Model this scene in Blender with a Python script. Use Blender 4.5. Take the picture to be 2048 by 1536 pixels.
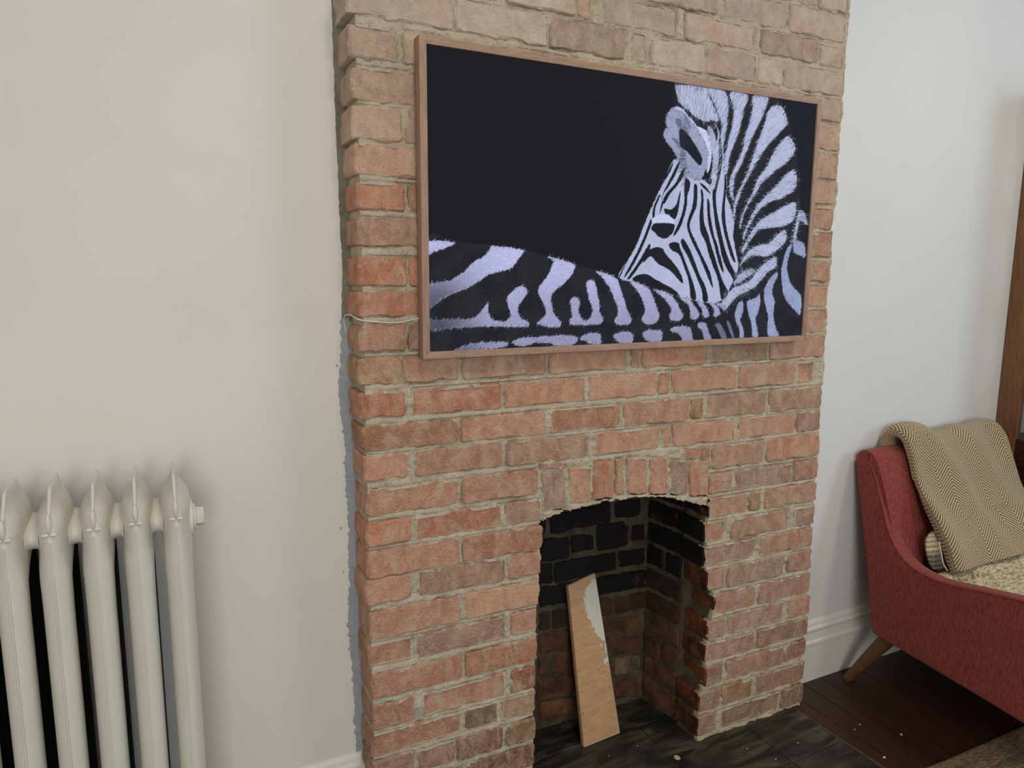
import bpy, bmesh, math, random
import numpy as np
from mathutils import Vector, Matrix
from mathutils.geometry import tessellate_polygon

for o in list(bpy.data.objects):
    bpy.data.objects.remove(o, do_unlink=True)
scene = bpy.context.scene
C = scene.collection
random.seed(7)

# ------------------------------------------------------------------ camera
# world axes: X along the fireplace wall to the right, Y into the wall, Z up, brick face at Y = 0
cam_d = bpy.data.cameras.new('camera')
cam = bpy.data.objects.new('camera', cam_d)
C.objects.link(cam)
cam_d.sensor_fit = 'HORIZONTAL'
cam_d.sensor_width = 36.0
cam_d.lens = 36.0 * 1421.55 / 2048.0
cam_d.clip_start = 0.02
YAW, PITCH, ROLL = 0.4579, -0.1514, 0.0056
fwd = Vector((math.sin(YAW) * math.cos(PITCH), math.cos(YAW) * math.cos(PITCH), math.sin(PITCH)))
rgt = Vector((math.cos(YAW), -math.sin(YAW), 0))
upv = rgt.cross(fwd)
r2 = rgt * math.cos(ROLL) + upv * math.sin(ROLL)
u2 = upv * math.cos(ROLL) - rgt * math.sin(ROLL)
M = Matrix((r2, u2, -fwd)).transposed().to_4x4()
M.translation = Vector((-0.3717, -1.4748, 1.3583))
cam.matrix_world = M
scene.camera = cam

# ------------------------------------------------------------------ world, lights, exposure
world = bpy.data.worlds.new('world')
scene.world = world
world.use_nodes = True
world.node_tree.nodes['Background'].inputs[0].default_value = (0.6, 0.7, 0.85, 1)
world.node_tree.nodes['Background'].inputs[1].default_value = 0.3

def area_light(name, loc, target, sx, sy, power, color):
    d = bpy.data.lights.new(name, 'AREA')
    d.shape = 'RECTANGLE'
    d.size, d.size_y, d.energy, d.color = sx, sy, power, color
    o = bpy.data.objects.new(name, d)
    C.objects.link(o)
    o.location = loc
    o.rotation_euler = (Vector(target) - Vector(loc)).to_track_quat('-Z', 'Y').to_euler()
    return o

# daylight from the windows of the room behind the camera and on its right, plus the ceiling lamp
area_light('ceiling_downlight', (2.05, -1.1, 2.69), (2.05, -1.1, 0), 0.24, 0.24, 11.5, (1.0, 0.91, 0.79))
area_light('ceiling_downlight', (0.25, -1.25, 2.69), (0.25, -1.25, 0), 0.24, 0.24, 7.5, (1.0, 0.91, 0.79))
area_light('window_light_right', (3.92, -2.4, 2.0), (1.2, 0, 1.8), 1.3, 1.2, 36, (0.66, 0.82, 1.0))
area_light('window_light_back', (-0.6, -3.92, 1.45), (0.0, 0, 0.9), 1.6, 1.5, 60, (0.99, 0.98, 0.94))

vs = scene.view_settings
vs.view_transform = 'Standard'
vs.look = 'None'
vs.exposure = 0.0
vs.gamma = 1.0
vs.use_curve_mapping = False

# ------------------------------------------------------------------ helpers
def s2l(c):
    c = c / 255.0
    return c / 12.92 if c <= 0.04045 else ((c + 0.055) / 1.055) ** 2.4

def rgb(r, g, b, k=1.0):
    return (s2l(r) * k, s2l(g) * k, s2l(b) * k, 1.0)

def tag(o, label=None, category=None, group=None, kind=None):
    if label: o['label'] = label
    if category: o['category'] = category
    if group: o['group'] = group
    if kind: o['kind'] = kind
    return o

def mesh_obj(name, verts, faces, mats, parent=None, smooth=False, fmat=None, fix=True, col=None, uvs=None):
    """one mesh object; verts in world metres; the origin goes to the middle of the mesh"""
    V = np.asarray(verts, float)
    c = (V.min(0) + V.max(0)) / 2
    me = bpy.data.meshes.new(name)
    me.from_pydata((V - c).tolist(), [], [tuple(int(i) for i in f) for f in faces])
    if fmat is not None:
        me.polygons.foreach_set('material_index', np.asarray(fmat, np.int32))
    if uvs is not None:
        lay = me.uv_layers.new(name='UVMap')
        li = np.empty(len(me.loops), np.int32)
        me.loops.foreach_get('vertex_index', li)
        lay.data.foreach_set('uv', np.asarray(uvs, np.float32)[li].ravel())
    if fix:
        bm = bmesh.new(); bm.from_mesh(me)
        bmesh.ops.recalc_face_normals(bm, faces=bm.faces)
        bm.to_mesh(me); bm.free()
    if smooth:
        me.polygons.foreach_set('use_smooth', np.ones(len(me.polygons), bool))
    me.update()
    for m in (mats if isinstance(mats, (list, tuple)) else [mats]):
        me.materials.append(m)
    o = bpy.data.objects.new(name, me)
    C.objects.link(o)
    pl = Vector((0, 0, 0))
    if parent is not None:
        o.parent = parent
        q = parent
        while q is not None:
            pl = pl + q.location
            q = q.parent
    o.location = Vector(c) - pl
    if col is not None:
        o.color = col
    return o

def empty(name, loc):
    o = bpy.data.objects.new(name, None)
    o.empty_display_size = 0.05
    C.objects.link(o)
    o.location = loc
    return o

def auto_smooth(o, deg=40):
    me = o.data
    bm = bmesh.new(); bm.from_mesh(me)
    for f in bm.faces: f.smooth = True
    for e in bm.edges:
        e.smooth = not (len(e.link_faces) == 2 and e.calc_face_angle(0) > math.radians(deg))
    bm.to_mesh(me); bm.free()
    return o

def box_geo(x0, x1, y0, y1, z0, z1):
    v = [(x0, y0, z0), (x1, y0, z0), (x1, y1, z0), (x0, y1, z0), (x0, y0, z1), (x1, y0, z1), (x1, y1, z1), (x0, y1, z1)]
    f = [(0, 3, 2, 1), (4, 5, 6, 7), (0, 1, 5, 4), (1, 2, 6, 5), (2, 3, 7, 6), (3, 0, 4, 7)]
    return v, f

def bevel_mesh(o, w, seg=2, deg=30):
    bm = bmesh.new(); bm.from_mesh(o.data)
    es = [e for e in bm.edges if len(e.link_faces) == 2 and e.calc_face_angle(0) > math.radians(deg)]
    bmesh.ops.bevel(bm, geom=es, offset=w, segments=seg, profile=0.6, affect='EDGES', clamp_overlap=True)
    bm.to_mesh(o.data); bm.free()
    return o

def box(name, x0, x1, y0, y1, z0, z1, m, parent=None, bev=0.0, seg=2):
    v, f = box_geo(x0, x1, y0, y1, z0, z1)
    o = mesh_obj(name, v, f, m, parent)
    if bev:
        bevel_mesh(o, bev, seg); auto_smooth(o)
    return o

def loft_geo(rings, cap0=True, cap1=True, closed=True):
    n = len(rings[0]); V = [p for r in rings for p in r]; F = []
    for i in range(len(rings) - 1):
        for j in range(n if closed else n - 1):
            k = (j + 1) % n
            F.append((i * n + j, i * n + k, (i + 1) * n + k, (i + 1) * n + j))
    if cap0: F.append(tuple(range(n))[::-1])
    if cap1: F.append(tuple((len(rings) - 1) * n + j for j in range(n)))
    return V, F

def tube_geo(path, radii, n=10):
    P = [Vector(p) for p in path]
    if not hasattr(radii, '__len__'): radii = [radii] * len(P)
    rings = []; up = None
    for i, p in enumerate(P):
        t = (P[min(i + 1, len(P) - 1)] - P[max(i - 1, 0)]).normalized()
        a = up if up is not None else (Vector((0, 0, 1)) if abs(t.z) < 0.9 else Vector((1, 0, 0)))
        b = t.cross(a).normalized(); a = b.cross(t).normalized(); up = a
        rings.append([tuple(p + (a * math.cos(2 * math.pi * k / n) + b * math.sin(2 * math.pi * k / n)) * radii[i]) for k in range(n)])
    return loft_geo(rings)

def tube(name, path, radii, m, parent=None, n=10):
    v, f = tube_geo(path, radii, n)
    return auto_smooth(mesh_obj(name, v, f, m, parent), 60)

def ellipsoid_geo(c, r, nu=14, nv=9):
    rings = []
    for i in range(1, nv):
        t = math.pi * i / nv
        rings.append([(c[0] + r[0] * math.sin(t) * math.cos(2 * math.pi * j / nu), c[1] + r[1] * math.sin(t) * math.sin(2 * math.pi * j / nu), c[2] - r[2] * math.cos(t)) for j in range(nu)])
    V, F = loft_geo(rings, False, False)
    a = len(V); V.append((c[0], c[1], c[2] - r[2])); V.append((c[0], c[1], c[2] + r[2]))
    for j in range(nu):
        k = (j + 1) % nu
        F.append((a, k, j)); F.append((a + 1, (nv - 2) * nu + j, (nv - 2) * nu + k))
    return V, F

def join_geo(parts):
    V = []; F = []
    for v, f in parts:
        b = len(V); V += [tuple(p) for p in v]; F += [tuple(i + b for i in q) for q in f]
    return V, F

def catmull(pts, k=6, closed=False):
    P = [np.array(p, float) for p in pts]; n = len(P); out = []
    rng = range(n if closed else n - 1)
    for i in rng:
        p0 = P[(i - 1) % n] if closed or i > 0 else P[i]
        p1, p2 = P[i], P[(i + 1) % n]
        p3 = P[(i + 2) % n] if closed or i + 2 < n else p2
        for j in range(k):
            t = j / k
            out.append(0.5 * ((2 * p1) + (-p0 + p2) * t + (2 * p0 - 5 * p1 + 4 * p2 - p3) * t * t + (-p0 + 3 * p1 - 3 * p2 + p3) * t ** 3))
    if not closed: out.append(P[-1])
    return [tuple(p) for p in out]

def _hash(ix, iy, seed):
    h = (ix.astype(np.int64) * 374761393 + iy.astype(np.int64) * 668265263 + seed * 1442695041) & 0xFFFFFFFF
    h = ((h ^ (h >> 13)) * 1274126177) & 0xFFFFFFFF
    return ((h ^ (h >> 16)) & 0xFFFF) / 65535.0

def vnoise(x, y, s, seed=0):
    """smooth value noise, -1 .. 1, feature size s"""
    x = np.asarray(x, float) / s; y = np.asarray(y, float) / s
    ix, iy = np.floor(x), np.floor(y); fx, fy = x - ix, y - iy
    fx = fx * fx * (3 - 2 * fx); fy = fy * fy * (3 - 2 * fy)
    a = _hash(ix, iy, seed); b = _hash(ix + 1, iy, seed); c = _hash(ix, iy + 1, seed); d = _hash(ix + 1, iy + 1, seed)
    return 2 * ((a * (1 - fx) + b * fx) * (1 - fy) + (c * (1 - fx) + d * fx) * fy) - 1

# ------------------------------------------------------------------ materials
class N:
    def __init__(self, name):
        self.m = bpy.data.materials.new(name); self.m.use_nodes = True
        self.t = self.m.node_tree; self.b = self.t.nodes['Principled BSDF']
    def n(self, typ, **kw):
        nd = self.t.nodes.new(typ)
        for k, v in kw.items():
            setattr(nd, k, v)
        return nd
    def l(self, a, b): self.t.links.new(a, b)
    def pos(self):
        return self.n('ShaderNodeNewGeometry').outputs['Position']
    def mapping(self, src, scale=(1, 1, 1), rot=(0, 0, 0)):
        mp = self.n('ShaderNodeMapping'); self.l(src, mp.inputs['Vector'])
        mp.inputs['Scale'].default_value = scale; mp.inputs['Rotation'].default_value = rot
        return mp.outputs[0]
    def noise(self, vec, scale, detail=4, rough=0.55, dist=0.0):
        nd = self.n('ShaderNodeTexNoise'); self.l(vec, nd.inputs['Vector'])
        nd.inputs['Scale'].default_value = scale; nd.inputs['Detail'].default_value = detail
        nd.inputs['Roughness'].default_value = rough; nd.inputs['Distortion'].default_value = dist
        return nd.outputs['Fac']
    def ramp(self, fac, a, b, lo=0.0, hi=1.0):
        mr = self.n('ShaderNodeMapRange'); mr.clamp = True
        self.l(fac, mr.inputs['Value'])
        for k, v in (('From Min', a), ('From Max', b), ('To Min', lo), ('To Max', hi)): mr.inputs[k].default_value = v
        return mr.outputs['Result']
    def mix(self, fac, a, b, mode='MIX'):
        nd = self.n('ShaderNodeMix', data_type='RGBA', blend_type=mode)
        for s, v in ((nd.inputs[0], fac), (nd.inputs[6], a), (nd.inputs[7], b)):
            if hasattr(v, 'is_output'): self.l(v, s)
            else: s.default_value = v
        return nd.outputs[2]
    def math(self, op, a, b=0.0, c=0.0):
        nd = self.n('ShaderNodeMath', operation=op)
        for s, v in zip(nd.inputs, (a, b, c)):
            if hasattr(v, 'is_output'): self.l(v, s)
            else: s.default_value = v
        return nd.outputs[0]
    def bump(self, h, strength=0.3, dist=0.004):
        nd = self.n('ShaderNodeBump'); self.l(h, nd.inputs['Height'])
        nd.inputs['Strength'].default_value = strength; nd.inputs['Distance'].default_value = dist
        self.l(nd.outputs[0], self.b.inputs['Normal'])
        return nd
    def base(self, c):
        s = self.b.inputs['Base Color']
        if hasattr(c, 'is_output'): self.l(c, s)
        else: s.default_value = c
    def rough(self, r, spec=0.4):
        s = self.b.inputs['Roughness']
        if hasattr(r, 'is_output'): self.l(r, s)
        else: s.default_value = r
        self.b.inputs['Specular IOR Level'].default_value = spec

def mat_plain(name, c, rough=0.6, spec=0.4, nscale=0, namp=0.1, bscale=0, bstr=0.1):
    a = N(name)
    if nscale:
        f = a.ramp(a.noise(a.pos(), nscale, 5), 0.3, 0.7)
        d = tuple(v * (1 - namp) for v in c[:3]) + (1,)
        e = tuple(min(1, v * (1 + namp)) for v in c[:3]) + (1,)
        a.base(a.mix(f, d, e))
    else: a.base(c)
    a.rough(rough, spec)
    if bscale: a.bump(a.noise(a.pos(), bscale, 5), bstr, 0.003)
    return a.m

def mat_brick():
    a = N('brick'); p = a.pos()
    col = a.n('ShaderNodeObjectInfo').outputs['Color']
    v = a.ramp(a.noise(p, 26, 6, 0.65), 0.3, 0.72, 0.74, 1.16)
    cv = a.n('ShaderNodeCombineColor'); [a.l(v, cv.inputs[i]) for i in range(3)]
    c = a.mix(1.0, col, cv.outputs[0], 'MULTIPLY')
    red = a.ramp(a.noise(a.mapping(p, (1, 1, 0.7)), 9, 4, 0.6), 0.53, 0.70, 0, 0.34)
    c = a.mix(red, c, rgb(190, 104, 70))
    brn = a.ramp(a.noise(p, 17, 5, 0.65), 0.56, 0.72, 0, 0.34)
    c = a.mix(brn, c, rgb(140, 104, 86))
    haze = a.ramp(a.noise(a.mapping(p, (1.6, 1, 1)), 16, 8, 0.75, 0.5), 0.43, 0.69, 0.03, 0.64)
    c = a.mix(haze, c, rgb(226, 204, 176))
    grit = a.ramp(a.noise(p, 150, 5, 0.7), 0.52, 0.68, 0, 0.28)
    c = a.mix(grit, c, rgb(226, 208, 186))
    spk = a.ramp(a.noise(p, 210, 4, 0.65), 0.62, 0.72, 0, 0.55)
    c = a.mix(spk, c, rgb(112, 78, 62))
    wht = a.ramp(a.noise(p, 70, 3, 0.5, 1.0), 0.735, 0.76, 0, 0.75)
    c = a.mix(wht, c, rgb(238, 232, 214))
    a.base(c); a.rough(0.92, 0.2)
    h = a.math('ADD', a.math('MULTIPLY', a.noise(p, 60, 6, 0.7), 1.0), a.math('MULTIPLY', a.noise(p, 240, 3), 0.35))
    a.bump(h, 0.9, 0.007)
    return a.m

def mat_soot_brick():
    """brick face inside the fire: burnt brown to red-brown, under a crust of soot with ragged edges"""
    a = N('sooted_brick'); p = a.pos()
    col = a.n('ShaderNodeObjectInfo').outputs['Color']
    c = a.mix(a.ramp(a.noise(p, 24, 5, 0.6), 0.45, 0.7, 0, 0.4), col, rgb(128, 74, 46))
    c = a.mix(a.ramp(a.noise(p, 14, 6, 0.65), 0.40, 0.60, 0.1, 0.75), c, rgb(40, 33, 28))
    a.base(c); a.rough(0.85, 0.25)
    a.bump(a.noise(p, 70, 6, 0.7), 0.5, 0.005)
    return a.m

def mat_jamb_brick():
    a = N('scorched_brick_end'); p = a.pos()
    c = a.mix(a.ramp(a.noise(p, 20, 5, 0.6), 0.38, 0.66), rgb(84, 52, 38), rgb(138, 78, 48))
    c = a.mix(a.ramp(a.noise(p, 12, 6, 0.7, 0.5), 0.44, 0.60, 0, 0.8), c, rgb(40, 33, 29))
    a.base(c); a.rough(0.88, 0.2); a.bump(a.noise(p, 70, 6, 0.7), 0.7, 0.006)
    return a.m

def mat_soot():
    a = N('soot_crust'); p = a.pos()
    c = a.mix(a.ramp(a.noise(p, 22, 6, 0.7, 0.5), 0.62, 0.72), rgb(19, 17, 15), rgb(120, 72, 44))
    a.base(c); a.rough(0.7, 0.3)
    a.bump(a.noise(p, 80, 6, 0.7), 0.5, 0.005)
    return a.m

def mat_mortar(name, c1, c2, c3):
    a = N(name); p = a.pos()
    c = a.mix(a.ramp(a.noise(p, 18, 6, 0.65), 0.35, 0.68), c1, c2)
    c = a.mix(a.ramp(a.noise(p, 130, 4, 0.6), 0.60, 0.74, 0, 0.6), c, c3)
    a.base(c); a.rough(0.95, 0.15)
    h = a.math('ADD', a.noise(p, 90, 6, 0.7), a.math('MULTIPLY', a.noise(p, 320, 3), 0.5))
    a.bump(h, 1.0, 0.009)
    return a.m

def mat_wood(name, c1, c2, scale=(6, 60, 60), rough=0.5, amp=(0.3, 0.7), bstr=0.12):
    a = N(name); p = a.mapping(a.pos(), scale)
    f = a.ramp(a.noise(p, 3.0, 6, 0.65, 0.6), amp[0], amp[1])
    a.base(a.mix(f, c1, c2)); a.rough(rough, 0.4)
    a.bump(a.noise(p, 6, 4), bstr, 0.002)
    return a.m

MAT = {}
MAT['paint'] = mat_plain('wall_paint', (0.775, 0.765, 0.715, 1), 0.62, 0.3, 3, 0.025, 60, 0.03)
MAT['paint_r'] = mat_plain('wall_paint_daylight_tint', (0.775, 0.78, 0.78, 1), 0.6, 0.3, 3, 0.02, 60, 0.03)  # wall paint again, with the daylight's bluish cast put into its colour
MAT['ceil'] = mat_plain('ceiling_paint', (0.85, 0.85, 0.83, 1), 0.8, 0.2)
MAT['trim'] = mat_plain('white_trim_paint', (0.80, 0.80, 0.77, 1), 0.4, 0.45)
MAT['brick'] = mat_brick()
MAT['sootbrick'] = mat_soot_brick()
MAT['soot'] = mat_soot()
MAT['jamb'] = mat_jamb_brick()
MAT['mortar'] = mat_mortar('mortar', rgb(210, 196, 170), rgb(236, 224, 200), rgb(156, 140, 114))
MAT['mortar_fire'] = mat_mortar('smoked_mortar', rgb(78, 71, 58), rgb(116, 105, 85), rgb(42, 37, 31))
MAT['caulk'] = mat_plain('grey_filler', rgb(160, 164, 172), 0.7, 0.3, 30, 0.10, 90, 0.3)
MAT['cement'] = mat_mortar('old_cement', rgb(140, 134, 120), rgb(172, 166, 150), rgb(92, 86, 74))

# ------------------------------------------------------------------ room shell
W = 1.394            # width of the chimney breast
CEIL = 2.72
RX0, RX1, RY0 = -2.3, 4.0, -4.0
def struct(o): return tag(o, kind='structure')

wl = struct(box('wall_left', RX0, 0.05, 0.1, 0.25, 0, CEIL, MAT['paint']))
wr = struct(box('wall_right', W - 0.05, RX1, 0.1, 0.25, 0, CEIL, MAT['paint_r']))
struct(box('wall_west', RX0 - 0.15, RX0, RY0, 0.25, 0, CEIL, MAT['paint']))
struct(box('wall_east', RX1, RX1 + 0.15, RY0, 0.25, 0, CEIL, MAT['paint_r']))
struct(box('wall_south', RX0 - 0.15, RX1 + 0.15, RY0 - 0.15, RY0, 0, CEIL, MAT['paint']))
struct(box('ceiling', RX0 - 0.15, RX1 + 0.15, RY0 - 0.15, 0.45, CEIL, CEIL + 0.12, MAT['ceil']))

# skirting: plain tall board with a stepped moulding on top, swept along X
def skirting(name, x0, x1, label):
    prof = [(0.0, 0.0), (-0.016, 0.0), (-0.016, 0.128), (-0.019, 0.131), (-0.019, 0.141), (-0.013, 0.146), (-0.012, 0.176),
            (-0.016, 0.181), (-0.016, 0.187), (-0.009, 0.193), (-0.008, 0.203), (-0.003, 0.212), (0.0, 0.213)]
    V, F = loft_geo([[(x, 0.1 + a, b) for a, b in prof] for x in (x0, x1)])
    return struct(mesh_obj(name, V, F, MAT['trim']))
skirting('baseboard_left', RX0, -0.004, '')
skirting('baseboard_right', W + 0.004, RX1, '')

# window on the wall to the right and behind (outside the photograph, source of the daylight)
for i, (ax, wx0, wx1) in enumerate((('east', -2.65, -1.15), ('south', -1.5, 0.3))):
    parts = []
    for (a, b, c, d) in ((wx0 - 0.1, wx1 + 0.1, 0.9, 1.0), (wx0 - 0.1, wx1 + 0.1, 2.5, 2.6), (wx0 - 0.1, wx0, 0.9, 2.6), (wx1, wx1 + 0.1, 0.9, 2.6)):
        parts.append(box_geo(RX1 - 0.03, RX1 - 0.001, a, b, c, d) if ax == 'east' else box_geo(a, b, RY0 + 0.001, RY0 + 0.03, c, d))
    V, F = join_geo(parts)
    struct(mesh_obj('window_%d' % (i + 1), V, F, MAT['trim']))

# ------------------------------------------------------------------ chimney breast: traced courses of brick
ROWS = {
 -3: ((2.151, 2.087), (2.138, 2.078), [(0.939, 1.273), (1.277, 1.38)]),
 -2: ((2.077, 2.013), (2.069, 2.0), [(0.213, 0.424), (0.43, 0.641), (0.651, 0.928), (0.944, 1.161), (1.168, 1.382)]),
 -1: ((2.004, 1.94), (1.992, 1.934), [(-0.0, 0.1), (0.106, 0.214), (0.22, 0.322), (0.341, 0.509), (0.513, 0.554), (0.586, 0.798), (0.824, 1.048), (1.073, 1.282), (1.289, 1.382)]),
 0: ((1.93, 1.866), (1.927, 1.861), [(-0.012, 0.214), (0.218, 0.44), (0.446, 0.649), (0.666, 0.709), (0.723, 0.888), (0.893, 1.059), (1.066, 1.155), (1.162, 1.388)]),
 1: ((1.847, 1.784), (1.849, 1.79), [(-0.008, 0.096), (0.102, 0.304)]),
 2: ((1.769, 1.703), (1.781, 1.713), [(-0.006, 0.211)]),
 3: ((1.694, 1.629), (1.7, 1.633), [(-0.006, 0.102), (0.106, 0.304)]),
 4: ((1.622, 1.559), (1.627, 1.565), [(-0.002, 0.227)]),
 5: ((1.545, 1.49), (1.557, 1.495), [(0.0, 0.103), (0.111, 0.304)]),
 6: ((1.474, 1.418), (1.482, 1.415), [(-0.002, 0.232)]),
 7: ((1.394, 1.334), (1.401, 1.345), [(-0.001, 0.104), (0.11, 0.305)]),
 8: ((1.325, 1.271), (1.332, 1.273), [(-0.003, 0.237)]),
 9: ((1.255, 1.197), (1.26, 1.198), [(-0.003, 0.1), (0.107, 0.305)]),
 10: ((1.183, 1.125), (1.188, 1.127), [(-0.005, 0.089), (0.092, 0.22), (0.229, 0.445), (0.456, 0.679), (0.691, 0.721), (0.727, 0.937), (0.951, 1.163), (1.174, 1.391)]),
 11: ((1.11, 1.052), (1.115, 1.052), [(-0.006, 0.097), (0.112, 0.331), (0.337, 0.561), (0.566, 0.776), (0.781, 0.822), (0.828, 1.052), (1.058, 1.277), (1.283, 1.355)]),
 12: ((1.035, 0.982), (1.038, 0.971), [(-0.002, 0.22), (0.227, 0.449), (0.457, 0.667), (0.674, 0.888), (0.893, 0.938), (0.943, 1.167), (1.179, 1.394)]),
 13: ((0.971, 0.913), (0.963, 0.903), [(0.0, 0.101), (0.113, 0.33), (0.343, 0.569), (0.585, 0.793), (0.801, 0.831), (0.837, 1.054), (1.067, 1.291), (1.297, 1.395)]),
 14: ((0.894, 0.836), (0.892, 0.825), [(0.003, 0.219), (0.229, 0.427), (0.977, 1.167), (1.181, 1.398)]),
 15: ((0.82, 0.765), (0.811, 0.752), [(0.001, 0.105), (0.113, 0.33), (0.341, 0.439), (0.972, 1.051), (1.064, 1.286), (1.298, 1.399)]),
 16: ((0.754, 0.692), (0.739, 0.682), [(0.001, 0.219), (0.23, 0.443), (0.973, 1.119), (1.126, 1.169), (1.183, 1.398)]),
 17: ((0.689, 0.629), (0.667, 0.606), [(-0.002, 0.104), (0.12, 0.34), (0.35, 0.44), (0.963, 1.036), (1.065, 1.286), (1.311, 1.401)]),
 18: ((0.612, 0.547), (0.596, 0.536), [(0.003, 0.224), (0.234, 0.437), (0.964, 1.161), (1.178, 1.397)]),
 19: ((0.535, 0.478), (0.525, 0.461), [(0.0, 0.102), (0.115, 0.336), (0.359, 0.433), (0.977, 1.042), (1.057, 1.278), (1.295, 1.397)]),
 20: ((0.46, 0.401), (0.446, 0.383), [(0.005, 0.227), (0.236, 0.433), (1.01, 1.172), (1.18, 1.401)]),
 21: ((0.384, 0.324), (0.372, 0.31), [(0.005, 0.105), (0.127, 0.343), (0.357, 0.429), (0.986, 1.056), (1.07, 1.293), (1.312, 1.406)]),
 22: ((0.313, 0.256), (0.298, 0.24), [(0.002, 0.222), (0.23, 0.324), (0.328, 0.43), (0.983, 1.179), (1.191, 1.406)]),
 23: ((0.244, 0.184), (0.223, 0.165), [(0.002, 0.101), (0.111, 0.207), (0.211, 0.335), (0.344, 0.428), (0.987, 1.054), (1.072, 1.302), (1.312, 1.406)]),
 24: ((0.168, 0.11), (0.146, 0.086), [(0.001, 0.225), (0.233, 0.428), (0.968, 1.053), (1.059, 1.177), (1.191, 1.405)]),
 25: ((0.094, 0.034), (0.071, 0.008), [(-0.0, 0.102), (0.114, 0.328), (0.339, 0.427), (0.966, 1.041), (1.064, 1.298), (1.309, 1.405)]),
}

BACK = [
  [0.603, 0.674, 0.813, 0.683, 0.815, 0.621, 0.604, 0.613] ,
  [0.828, 0.684, 0.926, 0.681, 0.928, 0.621, 0.83, 0.629] ,
  [0.578, 0.603, 0.67, 0.596, 0.671, 0.529, 0.579, 0.535] ,
  [0.677, 0.598, 0.757, 0.588, 0.758, 0.542, 0.678, 0.542] ,
  [0.765, 0.619, 0.869, 0.614, 0.871, 0.548, 0.767, 0.547] ,
  [0.893, 0.6, 0.943, 0.596, 0.946, 0.539, 0.895, 0.542] ,
  [0.561, 0.524, 0.616, 0.524, 0.617, 0.461, 0.562, 0.466] ,
  [0.621, 0.523, 0.839, 0.521, 0.841, 0.464, 0.622, 0.459] ,
  [0.849, 0.519, 0.949, 0.516, 0.951, 0.463, 0.851, 0.468] ,
  [0.573, 0.457, 0.751, 0.452, 0.753, 0.391, 0.574, 0.394] ,
  [0.77, 0.45, 0.956, 0.441, 0.958, 0.384, 0.772, 0.39] ,
  [0.57, 0.379, 0.609, 0.377, 0.61, 0.317, 0.571, 0.322] ,
  [0.618, 0.375, 0.664, 0.372, 0.665, 0.314, 0.619, 0.318] ,
  [0.783, 0.381, 0.83, 0.375, 0.832, 0.315, 0.785, 0.317] ,
  [0.838, 0.37, 0.955, 0.367, 0.957, 0.313, 0.84, 0.317] ,
  [0.571, 0.311, 0.676, 0.302, 0.677, 0.242, 0.572, 0.25] ,
  [0.801, 0.303, 0.933, 0.292, 0.935, 0.238, 0.803, 0.25] ,
  [0.572, 0.238, 0.601, 0.237, 0.602, 0.179, 0.573, 0.176] ,
  [0.619, 0.239, 0.681, 0.23, 0.683, 0.171, 0.62, 0.174] ,
  [0.831, 0.237, 0.944, 0.225, 0.947, 0.159, 0.833, 0.176] ,
  [0.569, 0.166, 0.694, 0.151, 0.696, 0.088, 0.57, 0.098] ,
  [0.845, 0.166, 0.943, 0.152, 0.945, 0.09, 0.847, 0.108] ,
  [0.578, 0.089, 0.703, 0.075, 0.705, 0.021, 0.578, 0.027] ,
  [0.847, 0.097, 0.937, 0.084, 0.94, 0.017, 0.849, 0.024] ,
]

VOUSS = [
 [.438,.886,.504,.880,.506,.779,.439,.786], [.517,.887,.581,.880,.584,.786,.518,.793], [.588,.893,.647,.887,.650,.786,.590,.792],
 [.654,.894,.674,.892,.678,.795,.657,.798], [.690,.894,.754,.887,.758,.786,.694,.793], [.761,.885,.822,.878,.827,.775,.765,.782],
 [.829,.870,.894,.863,.899,.765,.834,.772], [.899,.861,.965,.854,.969,.751,.905,.759]]
# the rows behind the television and above the photograph carry on in the same bond
for k in range(1, 10):
    zl, zr, iv = ROWS[k]
    x = iv[-1][1] + 0.011
    while x < W - 0.06:
        e = x + 0.222
        if e > W - 0.07: e = W - 0.004 + random.uniform(-0.006, 0.006)
        iv.append((round(x, 3), round(min(e, W), 3))); x = e + 0.011
for k in (-3,):
    ROWS[k][2][:0] = [(0.0, 0.205), (0.216, 0.43), (0.44, 0.66), (0.672, 0.93)]
ROWS[-2][2][:0] = [(-0.006, 0.098), (0.108, 0.203)]
for k in range(-4, -11, -1):
    zl, zr = ROWS[k + 1][0], ROWS[k + 1][1]
    iv = []; x = 0.0; first = 0.102 if k % 2 else 0.222
    while x < W - 0.05:
        e = min(x + first, W); first = 0.222
        if W - e < 0.07: e = W
        iv.append((x, e)); x = e + 0.011
    ROWS[k] = (tuple(round(v + 0.0735, 4) for v in zl), tuple(round(v + 0.0735, 4) for v in zr), iv)

PAL = {}
def row_colour(k, x, rnd):
    pts = [(-10, (208, 190, 176)), (0, (208, 188, 174)), (1, (210, 182, 162)), (3, (208, 172, 150)), (5, (204, 154, 130)), (7, (204, 148, 122)), (9, (206, 154, 128)),
           (11, (204, 153, 127)), (14, (204, 149, 122)), (18, (202, 147, 121)), (21, (194, 138, 114)), (23, (174, 122, 100)), (25, (148, 106, 86))]
    ks = [a for a, _ in pts]
    c = np.array([np.interp(k, ks, [b[i] for _, b in pts]) for i in range(3)])
    if x > 0.9 and k > 0: c = c * 0.75 + 0.25 * np.array((198, 162, 144))
    if x < 0.12 and k in (5, 7, 8, 11, 15): c = c * 0.6 + 0.4 * np.array((190, 104, 74))
    t = rnd.random()
    if t < 0.14: c = c * 0.55 + 0.45 * np.array((166, 136, 118))     # overburnt, greyer brick
    elif t < 0.30: c = c * 0.7 + 0.3 * np.array((196, 118, 84))
    c = c * rnd.uniform(0.90, 1.06)
    return c
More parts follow.
